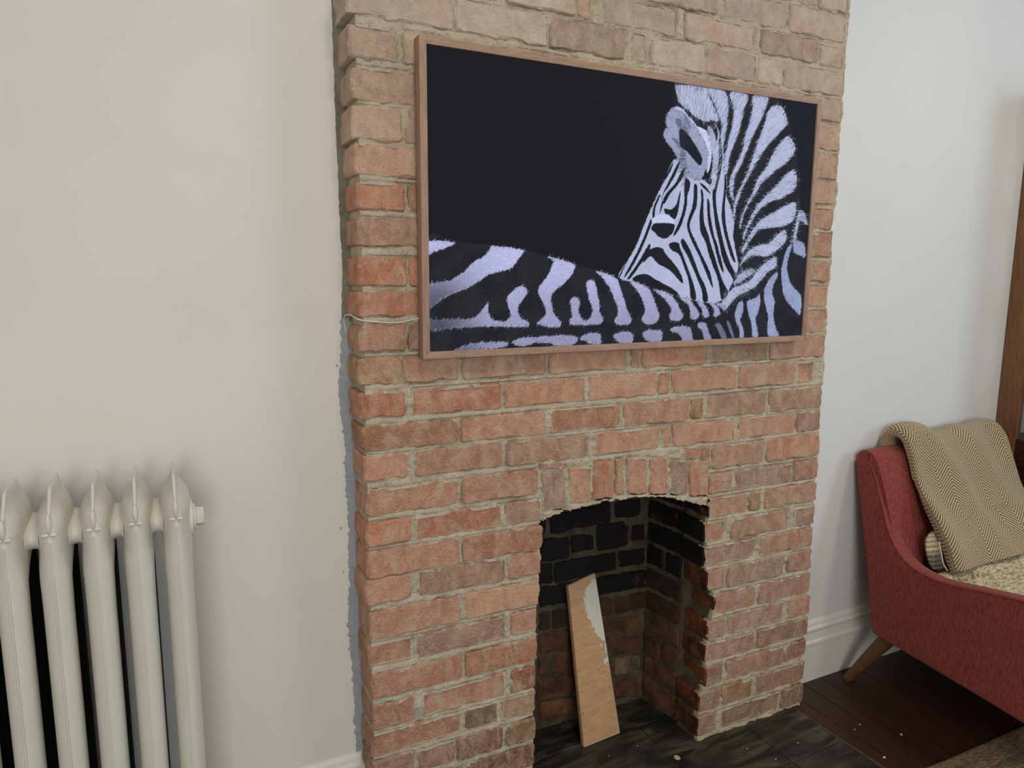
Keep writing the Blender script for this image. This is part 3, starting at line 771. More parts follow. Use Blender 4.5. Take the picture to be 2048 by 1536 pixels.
# picture on the screen: painted as vertex colours from traced outlines of the stripes
ZEBRA = [
 ('d', [(-5,421),(100,419),(272,411),(398,396),(520,374),(636,347),(751,316),(871,286),(979,260),(1074,236),(1167,215),(1263,205),(1344,-79),(-13,-18)]),
 ('d', [(1138,1130),(1678,1136),(1796,1069),(1875,914),(1918,773),(1938,637),(1987,592),(1990,403),(1998,-6),(1418,-2),(1407,174),(1473,194),(1552,334),(1443,644),(1237,872)]),
 ('w', [(869,290),(913,356),(957,423),(989,500),(1016,557),(1049,624),(1082,683),(1115,750),(1143,799),(1179,806),(1205,771),(1282,733),(1365,733),(1394,788),(1413,848),(1430,849),(1440,792),(1457,734),(1454,675),(1485,616),(1513,552),(1511,482),(1533,411),(1552,334),(1510,246),(1473,194),(1427,171),(1341,175),(1210,201),(1084,232),(963,264)]),
 ('w', [(1326,958),(1357,975),(1387,959),(1402,922),(1413,856),(1421,827),(1408,778),(1393,708),(1368,687),(1359,736),(1367,804),(1357,875),(1341,926)]),
 ('w', [(1142,1113),(1174,1121),(1310,1123),(1330,1095),(1351,1060),(1379,1025),(1388,988),(1350,989),(1318,981),(1268,990),(1217,1018),(1166,1045),(1146,1084)]),
 ('w', [(1316,1122),(1418,1119),(1441,1069),(1442,1003),(1436,954),(1426,895),(1423,847),(1406,855),(1405,922),(1412,966),(1393,1012),(1364,1056),(1337,1091)]),
 ('w', [(1451,1120),(1553,1122),(1541,1061),(1525,1001),(1509,941),(1486,891),(1463,840),(1460,791),(1449,761),(1435,809),(1441,868),(1457,927),(1473,991),(1475,1054)]),
 ('w', [(1590,1121),(1682,1123),(1663,1058),(1634,997),(1597,939),(1580,898),(1556,847),(1533,801),(1508,765),(1498,724),(1498,675),(1507,640),(1485,664),(1472,713),(1482,763),(1511,819),(1541,875),(1550,935),(1572,996),(1588,1061)]),
 ('w', [(1716,1089),(1773,1090),(1814,1024),(1762,969),(1696,908),(1658,860),(1620,812),(1590,760),(1559,713),(1542,672),(1519,616),(1516,556),(1503,600),(1515,661),(1551,728),(1587,795),(1610,861),(1633,922),(1668,1000),(1684,1056)]),
 ('w', [(1827,964),(1876,907),(1830,842),(1762,802),(1708,763),(1662,724),(1637,682),(1605,645),(1569,578),(1553,516),(1547,547),(1573,613),(1616,686),(1646,754),(1697,807),(1728,870),(1779,930)]),
 ('w', [(1877,810),(1900,764),(1886,717),(1823,677),(1738,652),(1677,618),(1638,576),(1601,523),(1577,466),(1572,486),(1599,549),(1642,617),(1694,670),(1768,731),(1821,780)]),
 ('w', [(1902,657),(1898,578),(1828,538),(1727,527),(1671,517),(1638,485),(1606,448),(1575,406),(1567,417),(1598,469),(1636,521),(1681,564),(1757,603),(1834,638)]),
 ('w', [(1844,520),(1852,470),(1807,432),(1738,394),(1666,395),(1618,386),(1578,360),(1562,339),(1577,376),(1622,423),(1677,445),(1747,457),(1788,495)]),
 ('w', [(1789,389),(1796,347),(1744,315),(1697,272),(1664,245),(1602,219),(1561,204),(1529,178),(1496,147),(1463,142),(1473,194),(1531,241),(1585,256),(1640,282),(1672,325),(1726,362)]),
 ('w', [(1530,261),(1555,298),(1601,324),(1664,327),(1645,309),(1597,282),(1564,267)]),
 ('e', [(1093,959),(1103,997),(1137,1026),(1180,1021),(1231,987),(1276,944),(1317,891),(1340,840),(1342,797),(1325,767),(1302,727),(1245,733),(1193,768),(1153,826),(1109,869),(1083,908),(1100,937)]),
 ('k', [(1172,935),(1209,924),(1248,890),(1288,846),(1306,814),(1292,789),(1253,815),(1214,845),(1182,861),(1171,897)]),
 ('m', [(1146,978),(1176,977),(1180,954),(1166,943),(1147,960)]),
 ('m', [(1129,898),(1163,885),(1170,865),(1142,879)]),
 ('h', [(1143,1026),(1180,1023),(1230,989),(1276,949),(1263,952),(1225,981),(1180,1012),(1144,1017)]),
 ('h', [(1270,953),(1327,939),(1355,899),(1361,852),(1350,779),(1335,763),(1336,840),(1317,891)]),
 ('k', [(1325,977),(1356,980),(1384,954),(1389,921),(1381,901),(1369,934),(1345,960)]),
 ('k', [(1321,731),(1365,734),(1360,711),(1341,715)]),
 ('k', [(1296,715),(1329,702),(1356,677),(1363,668),(1336,681),(1310,699)]),
 ('k', [(1214,726),(1239,718),(1241,685),(1230,656),(1229,612),(1216,563),(1200,519),(1171,480),(1159,479),(1187,533),(1203,577),(1213,626),(1210,679)]),
 ('k', [(1265,701),(1281,702),(1287,654),(1283,605),(1261,560),(1250,531),(1258,497),(1285,458),(1328,392),(1363,342),(1386,302),(1403,241),(1381,271),(1352,322),(1315,382),(1274,440),(1246,487),(1234,520),(1242,560),(1258,599),(1265,653)]),
 ('k', [(1304,684),(1318,675),(1324,627),(1327,568),(1339,524),(1361,485),(1377,443),(1407,383),(1430,333),(1461,272),(1498,220),(1480,194),(1456,189),(1443,241),(1426,292),(1396,343),(1366,403),(1351,442),(1322,484),(1308,518),(1304,582),(1310,636)]),
 ('k', [(1345,647),(1359,628),(1365,584),(1378,535),(1394,486),(1416,444),(1432,404),(1456,348),(1465,313),(1451,323),(1428,363),(1397,443),(1374,491),(1358,535),(1348,589)]),
 ('k', [(1373,668),(1387,703),(1396,757),(1402,845),(1395,902),(1405,922),(1422,842),(1418,783),(1405,719),(1395,669),(1399,620),(1415,562),(1432,512),(1456,445),(1480,394),(1510,344),(1541,303),(1529,277),(1506,303),(1469,348),(1446,394),(1430,444),(1405,511),(1388,580)]),
 ('k', [(1442,760),(1453,737),(1454,682),(1451,623),(1458,563),(1472,504),(1497,446),(1516,405),(1533,365),(1523,364),(1500,395),(1476,445),(1452,503),(1435,562),(1435,622),(1441,682)]),
 ('k', [(1173,795),(1180,790),(1158,742),(1124,688),(1095,653),(1088,624),(1090,648),(1112,692),(1145,750)]),
 ('k', [(1205,773),(1201,735),(1166,690),(1132,655),(1103,611),(1096,630),(1119,664),(1160,704),(1182,743)]),
 ('k', [(1143,792),(1133,759),(1104,715),(1065,661),(1049,623),(1035,594),(1026,593),(1057,651),(1087,704),(1120,758)]),
 ('k', [(1072,647),(1078,643),(1056,595),(1052,557),(1040,547),(1044,594)]),
 ('k', [(1088,620),(1097,616),(1087,582),(1078,567)]),
 ('k', [(1104,590),(1141,589),(1170,614),(1186,668),(1190,658),(1183,601),(1173,557),(1155,547),(1130,565),(1108,571)]),
 ('h', [(1038,542),(1081,565),(1130,560),(1162,542),(1156,527),(1083,532),(1047,526)]),
 ('k', [(1039,511),(1053,524),(1083,527),(1156,527),(1163,508),(1152,484),(1117,461),(1080,467),(1055,486),(1037,497)]),
 ('k', [(1029,539),(1038,530),(1014,467),(981,400),(943,338),(909,295),(901,295),(936,352),(975,419),(1007,486)]),
 ('k', [(1004,566),(1016,562),(984,485),(957,423),(918,366),(880,294),(872,294),(913,361),(951,423),(978,490)]),
 ('k', [(1027,434),(1034,420),(1012,377),(978,338),(933,285),(918,285),(960,338),(994,386)]),
 ('k', [(998,357),(1011,386),(1023,406),(1064,421),(1100,417),(1126,388),(1165,355),(1198,321),(1218,291),(1226,264),(1207,271),(1167,306),(1129,330),(1079,349),(1048,377),(1030,379),(1007,358)]),
 ('k', [(1136,432),(1154,445),(1191,443),(1199,424),(1226,375),(1255,321),(1276,281),(1299,226),(1304,188),(1275,193),(1265,241),(1250,291),(1222,346),(1194,394),(1156,408)]),
 ('k', [(1203,453),(1215,463),(1235,444),(1263,406),(1291,356),(1320,302),(1356,251),(1375,200),(1373,177),(1347,180),(1338,226),(1308,281),(1273,341),(1238,395),(1211,429)]),
 ('k', [(945,276),(974,300),(1021,302),(1058,286),(1114,261),(1171,237),(1203,212),(1204,202),(1115,227),(1023,247)]),
 ('n', [(1547,110),(1564,167),(1595,172),(1595,119),(1584,82),(1608,39),(1607,2),(1586,0),(1580,40),(1560,72)]),
 ('n', [(1623,177),(1675,192),(1699,208),(1706,165),(1695,123),(1683,91),(1693,48),(1704,1),(1668,2),(1660,54),(1643,97),(1626,135)]),
 ('n', [(1729,229),(1748,272),(1802,318),(1811,299),(1786,251),(1782,213),(1800,175),(1800,126),(1804,77),(1826,33),(1844,2),(1777,2),(1763,35),(1762,100),(1747,143),(1729,187)]),
 ('n', [(1832,320),(1842,369),(1859,428),(1887,455),(1895,445),(1878,391),(1870,348),(1886,294),(1913,250),(1978,201),(1983,107),(1939,130),(1890,169),(1856,213),(1844,261)]),
 ('n', [(1908,472),(1977,457),(1991,393),(1929,408),(1905,423)]),
 ('w', [(1932,619),(1971,602),(1986,565),(1988,552),(1944,571),(1931,547),(1923,509),(1916,466),(1900,471),(1904,519),(1917,573)]),
 ('m', [(1427,70),(1453,75),(1483,43),(1502,5),(1472,1),(1445,44)]),
 ('m', [(1497,79),(1515,79),(1535,41),(1551,4),(1537,4)]),
 ('b', [(-5,421),(104,419),(82,402),(41,387),(-5,372)]),
 ('b', [(272,410),(398,396),(401,381),(379,357),(359,328),(325,315),(262,299),(215,273),(158,243),(89,218),(48,197),(23,180),(-6,167),(-5,252),(40,266),(90,275),(140,303),(182,341),(234,372),(257,398)]),
 ('b', [(-6,120),(75,124),(158,123),(196,131),(219,152),(238,178),(253,178),(250,151),(258,129),(282,113),(321,110),(346,123),(351,145),(336,176),(331,199),(350,225),(380,249),(410,249),(427,229),(410,202),(390,180),(383,158),(388,131),(411,113),(434,99),(421,85),(361,86),(263,90),(167,90),(74,84),(-7,81)]),
 ('b', [(520,373),(636,345),(647,324),(632,297),(606,269),(564,237),(541,219),(536,192),(544,155),(558,128),(588,95),(572,79),(535,80),(493,88),(470,98),(493,115),(511,138),(508,165),(487,202),(473,233),(493,265),(519,296),(536,332),(542,352)]),
 ('b', [(623,103),(638,122),(635,154),(629,187),(642,203),(667,198),(675,177),(670,154),(679,125),(702,106),(729,115),(739,138),(736,167),(718,200),(712,232),(703,260),(719,276),(747,267),(762,227),(772,185),(779,138),(796,111),(786,90),(741,85),(675,86),(636,89)]),
 ('b', [(751,316),(853,288),(877,255),(896,208),(916,159),(941,110),(939,86),(889,80),(854,98),(870,126),(869,160),(845,208),(821,246),(791,283)]),
 ('b', [(111,5),(167,22),(238,28),(326,25),(331,9),(263,1),(111,0)]),
 ('b', [(356,20),(391,39),(463,41),(557,45),(632,42),(670,29),(644,2),(568,0),(536,13),(463,16),(412,4)]),
 ('b', [(681,27),(709,45),(753,50),(784,42),(785,9),(777,-1),(743,1),(709,14)]),
 ('b', [(850,33),(879,47),(937,50),(956,27),(948,0),(892,0)]),
 ('b', [(934,268),(1023,247),(1055,208),(1078,163),(1096,118),(1079,84),(1030,80),(999,103),(1019,135),(1009,169),(983,218)]),
 ('b', [(1060,234),(1147,217),(1193,177),(1220,136),(1234,111),(1210,91),(1165,95),(1152,117),(1166,137),(1149,167),(1104,207)]),
 ('b', [(1210,199),(1262,191),(1303,155),(1327,119),(1312,96),(1280,100),(1275,125),(1263,161)]),
 ('b', [(1311,180),(1347,172),(1375,144),(1387,113),(1371,100),(1348,114),(1339,144)]),
 ('b', [(1384,172),(1414,169),(1442,148),(1457,122),(1438,107),(1414,112),(1419,138)]),
 ('b', [(1424,171),(1464,168),(1489,150),(1477,137),(1448,153)]),
 ('b', [(1008,37),(1037,55),(1111,48),(1119,23),(1107,1),(1040,1)]),
 ('b', [(1158,49),(1192,66),(1269,62),(1291,23),(1292,-6),(1240,-4),(1213,30)]),
 ('b', [(1324,63),(1333,83),(1366,77),(1388,40),(1411,-7),(1371,-6),(1348,41)]),
]

NU, NV = 900, 506
us = np.linspace(0, 1, NU); vv = np.linspace(0, 1, NV)
UU, VV = np.meshgrid(us, vv)
px, py = UU * 2000, VV * 1125
fray = 2.6 * vnoise(px, py, 4, 41) + 1.4 * vnoise(px, py, 12, 42)
frax = 2.6 * vnoise(px, py, 4, 43) + 1.4 * vnoise(px, py, 12, 44)
fx_, fy_ = px + frax, py + fray
def smooth_poly(pts): return np.array(catmull(pts, 4, True))
def inside(poly, X, Y):
    r = np.zeros(X.shape, bool); n = len(poly)
    for i in range(n):
        xa, ya = poly[i]; xb, yb = poly[i - 1]
        if ya == yb: continue
        r ^= ((ya > Y) != (yb > Y)) & (X < (xb - xa) * (Y - ya) / (yb - ya) + xa)
    return r
img = np.zeros((NV, NU, 3)); img[:] = (29, 30, 34)
blue = np.clip((UU - 0.25) * 1.4, 0, 1) * np.clip((VV - 0.35) * 1.6, 0, 1)
img += (blue * 4)[..., None] * np.array((0, 0, 1.6))
streak = vnoise(px * 0.9 + py * 0.45, py * 0.9 - px * 0.45, 4, 51)[..., None] * 0.5 + vnoise(px, py, 3.2, 52)[..., None] * 0.5
mottle = vnoise(px, py, 60, 53)[..., None]
COL = {'d': (38, 38, 46), 'g': (40, 40, 47), 'w': (178, 186, 216), 'e': (150, 158, 188), 'h': (200, 206, 238), 'k': (33, 34, 42), 'm': (104, 110, 134), 'n': (150, 160, 196), 'b': (184, 186, 226)}
AMP = {'d': 7, 'g': 9, 'w': 15, 'e': 26, 'h': 6, 'k': 5, 'm': 24, 'n': 24, 'b': 20}
for kind, pts in ZEBRA:
    poly = smooth_poly(pts)
    lo, hi = poly.min(0) - 14, poly.max(0) + 14
    a0, a1 = np.searchsorted(us * 2000, [lo[0], hi[0]]); b0, b1 = np.searchsorted(vv * 1125, [lo[1], hi[1]])
    s = (slice(b0, b1), slice(a0, a1))
    if a1 <= a0 or b1 <= b0: continue
    fr = 1.0 if kind in 'wbnge' else 0.45
    if kind == 'h': fr = 0.3
    m = np.zeros(px[s].shape)
    for ox, oy in ((-0.8, 0), (0.8, 0), (0, 0.8), (0, -0.8)):
        m += inside(poly, px[s] + frax[s] * fr + ox, py[s] + fray[s] * fr + oy) * 0.25
    c = np.array(COL[kind], float) + streak[s] * AMP[kind] + mottle[s] * 5
    if kind == 'b':                       # the picture's own shading: the back turns away downwards
        yy = py[s][..., None]; xx_ = px[s][..., None]
        dark = np.clip((330 - yy) / 330, 0, 1) * 0.22 + np.clip((250 - xx_) / 500, 0, 0.4) * np.clip((400 - yy) / 200, 0, 1)
        c = c * (1 - dark)
    if kind == 'g': m = m * 0.55
    img[s] = img[s] * (1 - m[..., None]) + c * m[..., None]
# single hairs: short strokes laid along the coat where light fur meets dark
hr = random.Random(5)
def stroke(xa, ya, xb, yb, colr, wd, al):
    u0, u1 = sorted((xa, xb)); v0, v1 = sorted((ya, yb))
    a0 = int(max(0, (u0 - 4) / 2000 * (NU - 1))); a1 = int(min(NU, (u1 + 4) / 2000 * (NU - 1) + 2))
    b0 = int(max(0, (v0 - 4) / 1125 * (NV - 1))); b1 = int(min(NV, (v1 + 4) / 1125 * (NV - 1) + 2))
    if a1 <= a0 or b1 <= b0: return
    X, Y = px[b0:b1, a0:a1], py[b0:b1, a0:a1]
    dx, dy = xb - xa, yb - ya; L2 = dx * dx + dy * dy + 1e-6
    t = np.clip(((X - xa) * dx + (Y - ya) * dy) / L2, 0, 1)
    d = np.hypot(X - xa - t * dx, Y - ya - t * dy)
    m = np.clip(1.5 - d / (wd * (1 - 0.7 * t)), 0, 1) * al
    img[b0:b1, a0:a1] = img[b0:b1, a0:a1] * (1 - m[..., None]) + np.array(colr) * m[..., None]
ftx, fty = 1290.0, 560.0                # where the mane fans out from
for kind, pts in ZEBRA:
    if kind not in 'wbne': continue
    poly = smooth_poly(pts); cx_, cy_ = poly.mean(0)
    mane = kind == 'w' and len(pts) < 25
    for q in range(len(poly)):
        x0_, y0_ = poly[q]; x1_, y1_ = poly[(q + 1) % len(poly)]
        for h in range(max(1, int(math.hypot(x1_ - x0_, y1_ - y0_) / (5 if mane else 7)))):
            t = hr.random(); ax_, ay_ = x0_ + (x1_ - x0_) * t, y0_ + (y1_ - y0_) * t
            if mane:
                an = math.atan2(ay_ - fty, ax_ - ftx + 60) + hr.gauss(0, 0.2); ln = hr.uniform(14, 46) * (0.35 + 0.65 * min(1, math.hypot(ax_ - ftx, ay_ - fty) / 380))
            elif kind == 'b': an = math.radians(-125) + hr.gauss(0, 0.25); ln = hr.uniform(8, 20)
            elif kind == 'n': an = math.radians(-80) + hr.gauss(0, 0.35); ln = hr.uniform(8, 28)
            elif kind == 'e': an = math.atan2(ay_ - cy_, ax_ - cx_) + hr.gauss(0, 0.5); ln = hr.uniform(5, 22)
            else: an = math.radians(-100) + hr.gauss(0, 0.4); ln = hr.uniform(3, 9)
            c0 = np.array(COL[kind]) * hr.uniform(0.72, 1.05)
            stroke(ax_ - math.cos(an) * ln * 0.5, ay_ - math.sin(an) * ln * 0.5, ax_ + math.cos(an) * ln * 0.6, ay_ + math.sin(an) * ln * 0.6, c0 if hr.random() < 0.62 else (36, 37, 45), 1.5, hr.uniform(0.35, 0.9))
    if mane:                              # strands inside the tuft
        lo_, hi_ = poly.min(0), poly.max(0)
        for h in range(150):
            ax_, ay_ = hr.uniform(lo_[0], hi_[0]), hr.uniform(lo_[1], hi_[1])
            if not inside(poly, np.array([[ax_]]), np.array([[ay_]]))[0, 0]: continue
            an = math.atan2(ay_ - fty, ax_ - ftx + 60) + hr.gauss(0, 0.08); ln = hr.uniform(20, 60)
            g_ = hr.choice((0.55, 0.7, 0.8, 1.12)); stroke(ax_ - math.cos(an) * ln / 2, ay_ - math.sin(an) * ln / 2, ax_ + math.cos(an) * ln / 2, ay_ + math.sin(an) * ln / 2, np.array(COL['w']) * g_, 1.4, 0.6)
# long dark fluff of the far ear
for h in range(260):
    an = hr.uniform(math.radians(120), math.radians(240)); r0 = hr.uniform(40, 75)
    ax_, ay_ = 1255 + math.cos(an) * r0, 850 + math.sin(an) * r0 * 2.6
    stroke(ax_, ay_, ax_ + math.cos(an) * 30, ay_ + math.sin(an) * 22 + 6, (50, 50, 58), 1.3, 0.4)
img = np.clip(img, 0, 255) / 255.0
lin = np.where(img <= 0.04045, img / 12.92, ((img + 0.055) / 1.055) ** 2.4)
V = np.stack([i0 + UU * (i1 - i0), np.full(UU.shape, -0.0305), j0 + VV * (j1 - j0)], -1).reshape(-1, 3)
vid = np.arange(NU * NV).reshape(NV, NU)
Q = np.stack([vid[:-1, :-1], vid[:-1, 1:], vid[1:, 1:], vid[1:, :-1]], -1).reshape(-1, 4)
a = N('tv_screen')
at = a.n('ShaderNodeVertexColor'); at.layer_name = 'picture'
a.base(rgb(6, 6, 7)); a.rough(0.45, 0.03)
a.l(at.outputs[0], a.b.inputs['Emission Color']); a.b.inputs['Emission Strength'].default_value = 0.95
scr = mesh_obj('screen', V, Q, a.m, tv, fix=False)
ca = scr.data.color_attributes.new('picture', 'FLOAT_COLOR', 'POINT')
ca.data.foreach_set('color', np.concatenate([lin.reshape(-1, 3), np.ones((NU * NV, 1))], 1).astype(np.float32).ravel())
tag(scr, 'lit screen with a black and white zebra looking over its back')

# thin white cable from the television round the corner of the breast
cable = tube('cable', catmull([(0.150, -0.008, 1.262), (0.124, -0.007, 1.2655), (0.09, -0.0055, 1.259), (0.056, -0.005, 1.2585), (0.02, -0.0048, 1.262), (0.001, -0.005, 1.265), (-0.0075, 0.001, 1.268), (-0.0105, 0.03, 1.273), (-0.012, 0.07, 1.272), (-0.011, 0.094, 1.262), (-0.008, 0.0955, 1.235)], 5), 0.0016,
             mat_plain('white_cable', rgb(222, 214, 198), 0.4), n=8)
tag(cable, 'thin white cable running from the television to the corner of the brick', 'cable')

# ------------------------------------------------------------------ offcut of board leaning in the fireplace
def mat_board():
    a = N('raw_board'); p = a.pos()
    q = a.mapping(p, (14, 30, 60))
    c = a.mix(a.ramp(a.noise(q, 1.6, 6, 0.6, 0.5), 0.3, 0.7), rgb(182, 142, 104), rgb(206, 168, 128))
    c = a.mix(a.ramp(a.noise(a.mapping(p, (30, 40, 16)), 1.5, 4, 0.5, 0.6), 0.66, 0.74, 0, 0.65), c, rgb(112, 74, 44))
    # splash of white paint down the right edge: its own shape
    sx = a.n('ShaderNodeSeparateXYZ'); a.l(p, sx.inputs[0])
    t = a.math('SUBTRACT', sx.outputs[0], a.math('MULTIPLY', sx.outputs[2], -0.083))      # follows the lean of the edge
    n1 = a.math('MULTIPLY', a.math('SUBTRACT', a.noise(p, 42, 4, 0.6), 0.5), 0.07)
    band = a.math('MULTIPLY', a.ramp(sx.outputs[2], 0.26, 0.33, 0.0, 0.050), a.ramp(sx.outputs[2], 0.43, 0.468, 1.0, 0.0))
    drip = a.math('MULTIPLY', a.ramp(sx.outputs[2], 0.18, 0.20, 0.0, 0.012), a.ramp(sx.outputs[2], 0.43, 0.46, 1.0, 0.0))
    edge = a.math('SUBTRACT', 0.7905, a.math('ADD', a.math('MAXIMUM', band, drip), n1))
    mask = a.ramp(a.math('SUBTRACT', t, edge), 0.0, 0.003)
    lim = a.math('MULTIPLY', a.ramp(sx.outputs[2], 0.17, 0.19), a.ramp(sx.outputs[2], 0.452, 0.462, 1.0, 0.0))
    c = a.mix(a.math('MULTIPLY', mask, lim), c, rgb(216, 210, 198))
    a.base(c); a.rough(0.75, 0.25); a.bump(a.noise(q, 5, 5), 0.15, 0.002)
    return a.m
fb = [(0.654, 0.119, 0.002), (0.788, 0.129, 0.002), (0.752, 0.232, 0.476), (0.658, 0.231, 0.454)]
nrm = (Vector(fb[1]) - Vector(fb[0])).cross(Vector(fb[3]) - Vector(fb[0])).normalized()
if nrm.y < 0: nrm = -nrm
bk = [tuple(Vector(p) + nrm * 0.0165) for p in fb]
bk = [(p[0], p[1], max(p[2], 0.001)) for p in bk]
V, F = loft_geo([fb, bk])
pl = mesh_obj('wooden_board', V, F, mat_board())
bevel_mesh(pl, 0.003, 2); auto_smooth(pl)
tag(pl, 'short pine board with splashed white paint leaning inside the brick fireplace', 'board')

# ------------------------------------------------------------------ cast iron radiator
MAT['rad'] = mat_plain('radiator_enamel', (0.70, 0.675, 0.60, 1), 0.38, 0.45, 12, 0.03, 120, 0.06)
MAT['radblack'] = mat_plain('bare_black_iron', rgb(16, 16, 16), 0.7)
RPX, RP, RN = -0.370, 0.0622, 10
rad = empty('radiator', (RPX - RP * (RN - 1) / 2, -0.06, 0))
tag(rad, 'cream painted cast iron column radiator with pointed tops standing by the wall', 'radiator')
def section_ring(cx, z, rx, yf, yb, n=32, e=1.85):
    cy, ry = (yf + yb) / 2, (yb - yf) / 2
    out = []
    for k in range(n):
        t = 2 * math.pi * k / n
        c, s = math.cos(t), math.sin(t)
        out.append((cx + rx * math.copysign(abs(c) ** (2 / e), c), cy + ry * math.copysign(abs(s) ** (2 / e), s), z))
    return out
PROF = [  # z, half width, front y, back y : front column growing into the pointed cap
 (0.07, 0.0200, -0.150, -0.095), (0.12, 0.0235, -0.156, -0.09), (0.22, 0.0225, -0.155, -0.092), (0.50, 0.0222, -0.155, -0.092), (0.80, 0.0224, -0.155, -0.092),
 (0.855, 0.0232, -0.156, -0.090), (0.875, 0.0242, -0.157, -0.06), (0.893, 0.0250, -0.157, 0.00), (0.910, 0.0258, -0.157, 0.022), (0.930, 0.0264, -0.157, 0.028),
 (0.945, 0.0263, -0.155, 0.028), (0.955, 0.0248, -0.152, 0.027), (0.963, 0.0212, -0.146, 0.026), (0.970, 0.0160, -0.139, 0.024), (0.977, 0.0108, -0.131, 0.020),
 (0.984, 0.0070, -0.124, 0.014), (0.991, 0.0050, -0.119, 0.010), (0.997, 0.0042, -0.115, 0.005), (1.002, 0.0028, -0.110, 0.0)]
for i in range(RN):
    cx = RPX - RP * i
    V, F = loft_geo([section_ring(cx, *p) for p in PROF])
    sec = auto_smooth(mesh_obj('section', V, F, MAT['rad'], rad), 70)
    # moulded seam running up the face and over the crest
    pth = catmull([(cx, -0.1535, 0.10), (cx, -0.1555, 0.30), (cx, -0.1555, 0.60), (cx, -0.1560, 0.86), (cx, -0.1572, 0.925)], 6) 
    tube('seam', pth, 0.0017, MAT['rad'], sec, 6)
    tube('seam', catmull([(cx, -0.1515, 0.957), (cx, -0.139, 0.972), (cx, -0.125, 0.986), (cx, -0.114, 0.998), (cx, -0.104, 1.003), (cx, -0.07, 1.002)], 4), [0.003] * 19 + [0.0034] * 2, MAT['rad'], sec, 8)
    orn = join_geo([ellipsoid_geo((cx, -0.1545, 0.955), (0.0050, 0.0065, 0.016)), ellipsoid_geo((cx - 0.006, -0.1565, 0.938), (0.0062, 0.004, 0.0036), 10, 7), ellipsoid_geo((cx + 0.006, -0.1565, 0.938), (0.0062, 0.004, 0.0036), 10, 7)])
    mesh_obj('ornament', orn[0], orn[1], MAT['rad'], sec, smooth=True)
    V, F = loft_geo([section_ring(cx, z, r, yf, yb, 20) for z, r, yf, yb in ((0.07, 0.019, -0.03, 0.028), (0.12, 0.022, -0.034, 0.03), (0.5, 0.0215, -0.032, 0.029), (0.885, 0.0215, -0.032, 0.027))])
    auto_smooth(mesh_obj('rear_column', V, F, MAT['radblack'], sec), 70)
    if i < RN - 1:
        for hz, r in ((0.918, 0.0275), (0.125, 0.0275)):
            xs_ = [cx - 0.021, cx - RP * 0.40, cx - RP * 0.46, cx - RP * 0.54, cx - RP * 0.60, cx - RP + 0.021]
            rr = [r * 1.14, r * 1.04, r, r, r * 1.04, r * 1.14]
            rings = [[(xx, -0.056 + q * 2.05 * math.cos(2 * math.pi * k / 24), hz + q * math.sin(2 * math.pi * k / 24)) for k in range(24)] for xx, q in zip(xs_, rr)]
            V, F = loft_geo(rings)
            auto_smooth(mesh_obj('hub', V, F, MAT['rad'], sec), 60)
    if i in (0, RN - 1):
        for yy in (-0.122, 0.0):
            V, F = loft_geo([section_ring(cx, z, r, yy - r, yy + r, 16, 2) for z, r in ((0.0, 0.024), (0.012, 0.022), (0.03, 0.015), (0.08, 0.019))])
            auto_smooth(mesh_obj('foot', V, F, MAT['rad'], sec), 60)
# end plug with a hexagonal head
def xdisc(cx0, cx1, cy, cz, r0, r1, n):
    return loft_geo([[(x, cy + r * math.cos(2 * math.pi * (k + 0.5) / n), cz + r * math.sin(2 * math.pi * (k + 0.5) / n)) for k in range(n)] for x, r in ((cx0, r0), (cx1, r1))])
for hz in (0.912, 0.125):
    g = join_geo([xdisc(RPX + 0.020, RPX + 0.028, -0.075, hz, 0.036, 0.034, 24), xdisc(RPX + 0.028, RPX + 0.033, -0.075, hz, 0.026, 0.024, 24), xdisc(RPX + 0.031, RPX + 0.047, -0.075, hz, 0.0185, 0.0175, 6)])
    pg = mesh_obj('end_plug', g[0], g[1], MAT['rad'], rad)
    bevel_mesh(pg, 0.0015, 2, 35); auto_smooth(pg, 40)

# ------------------------------------------------------------------ armchair
def mat_fabric():
    a = N('coral_woven_fabric'); p = a.pos()
    c = a.mix(a.ramp(a.noise(a.mapping(p, (1, 1, 0.25)), 190, 4, 0.6), 0.32, 0.68), rgb(120, 52, 48), rgb(158, 80, 72))
    c = a.mix(a.ramp(a.noise(p, 420, 2, 0.5), 0.6, 0.72, 0, 0.55), c, rgb(190, 116, 104))
    a.base(c); a.rough(0.95, 0.1)
    a.b.inputs['Sheen Weight'].default_value = 0.15; a.b.inputs['Sheen Roughness'].default_value = 0.4
    a.bump(a.noise(p, 420, 3, 0.6), 0.45, 0.003)
    return a.m
MAT['fabric'] = mat_fabric()
MAT['legwood'] = mat_wood('walnut_leg', rgb(78, 52, 32), rgb(112, 78, 48), (60, 60, 7), 0.5)
chair = empty('armchair', (2.02, -0.28, 0))
tag(chair, 'coral red upholstered armchair with sloping arms and splayed wooden legs', 'armchair')
XL = lambda y: 1.668 + 0.138 * min(y, 0.06)
XR = lambda y: 2.385 - 0.138 * min(y, 0.06)
seam = [(.079, .779), (.064, .7835), (.045, .773), (.018, .749), (-.003, .712), (-.021, .668), (-.040, .625), (-.059, .581), (-.083, .541), (-.115, .507), (-.154, .487), (-.19, .480), (-.232, .478), (-.275, .482), (-.366, .502), (-.499, .530), (-.59, .544), (-.645, .545), (-.672, .530)]
rest = [(-.678, .49), (-.676, .36), (-.668, .215), (-.655, .20), (-.45, .20), (-.25, .20), (-.079, .20), (-.044, .199), (-.030, .212), (-.012, .30), (.012, .42), (.032, .52), (.055, .63), (.074, .735)]
sm = catmull(seam, 4)
outl = sm + catmull([sm[-1]] + rest, 3)[1:]
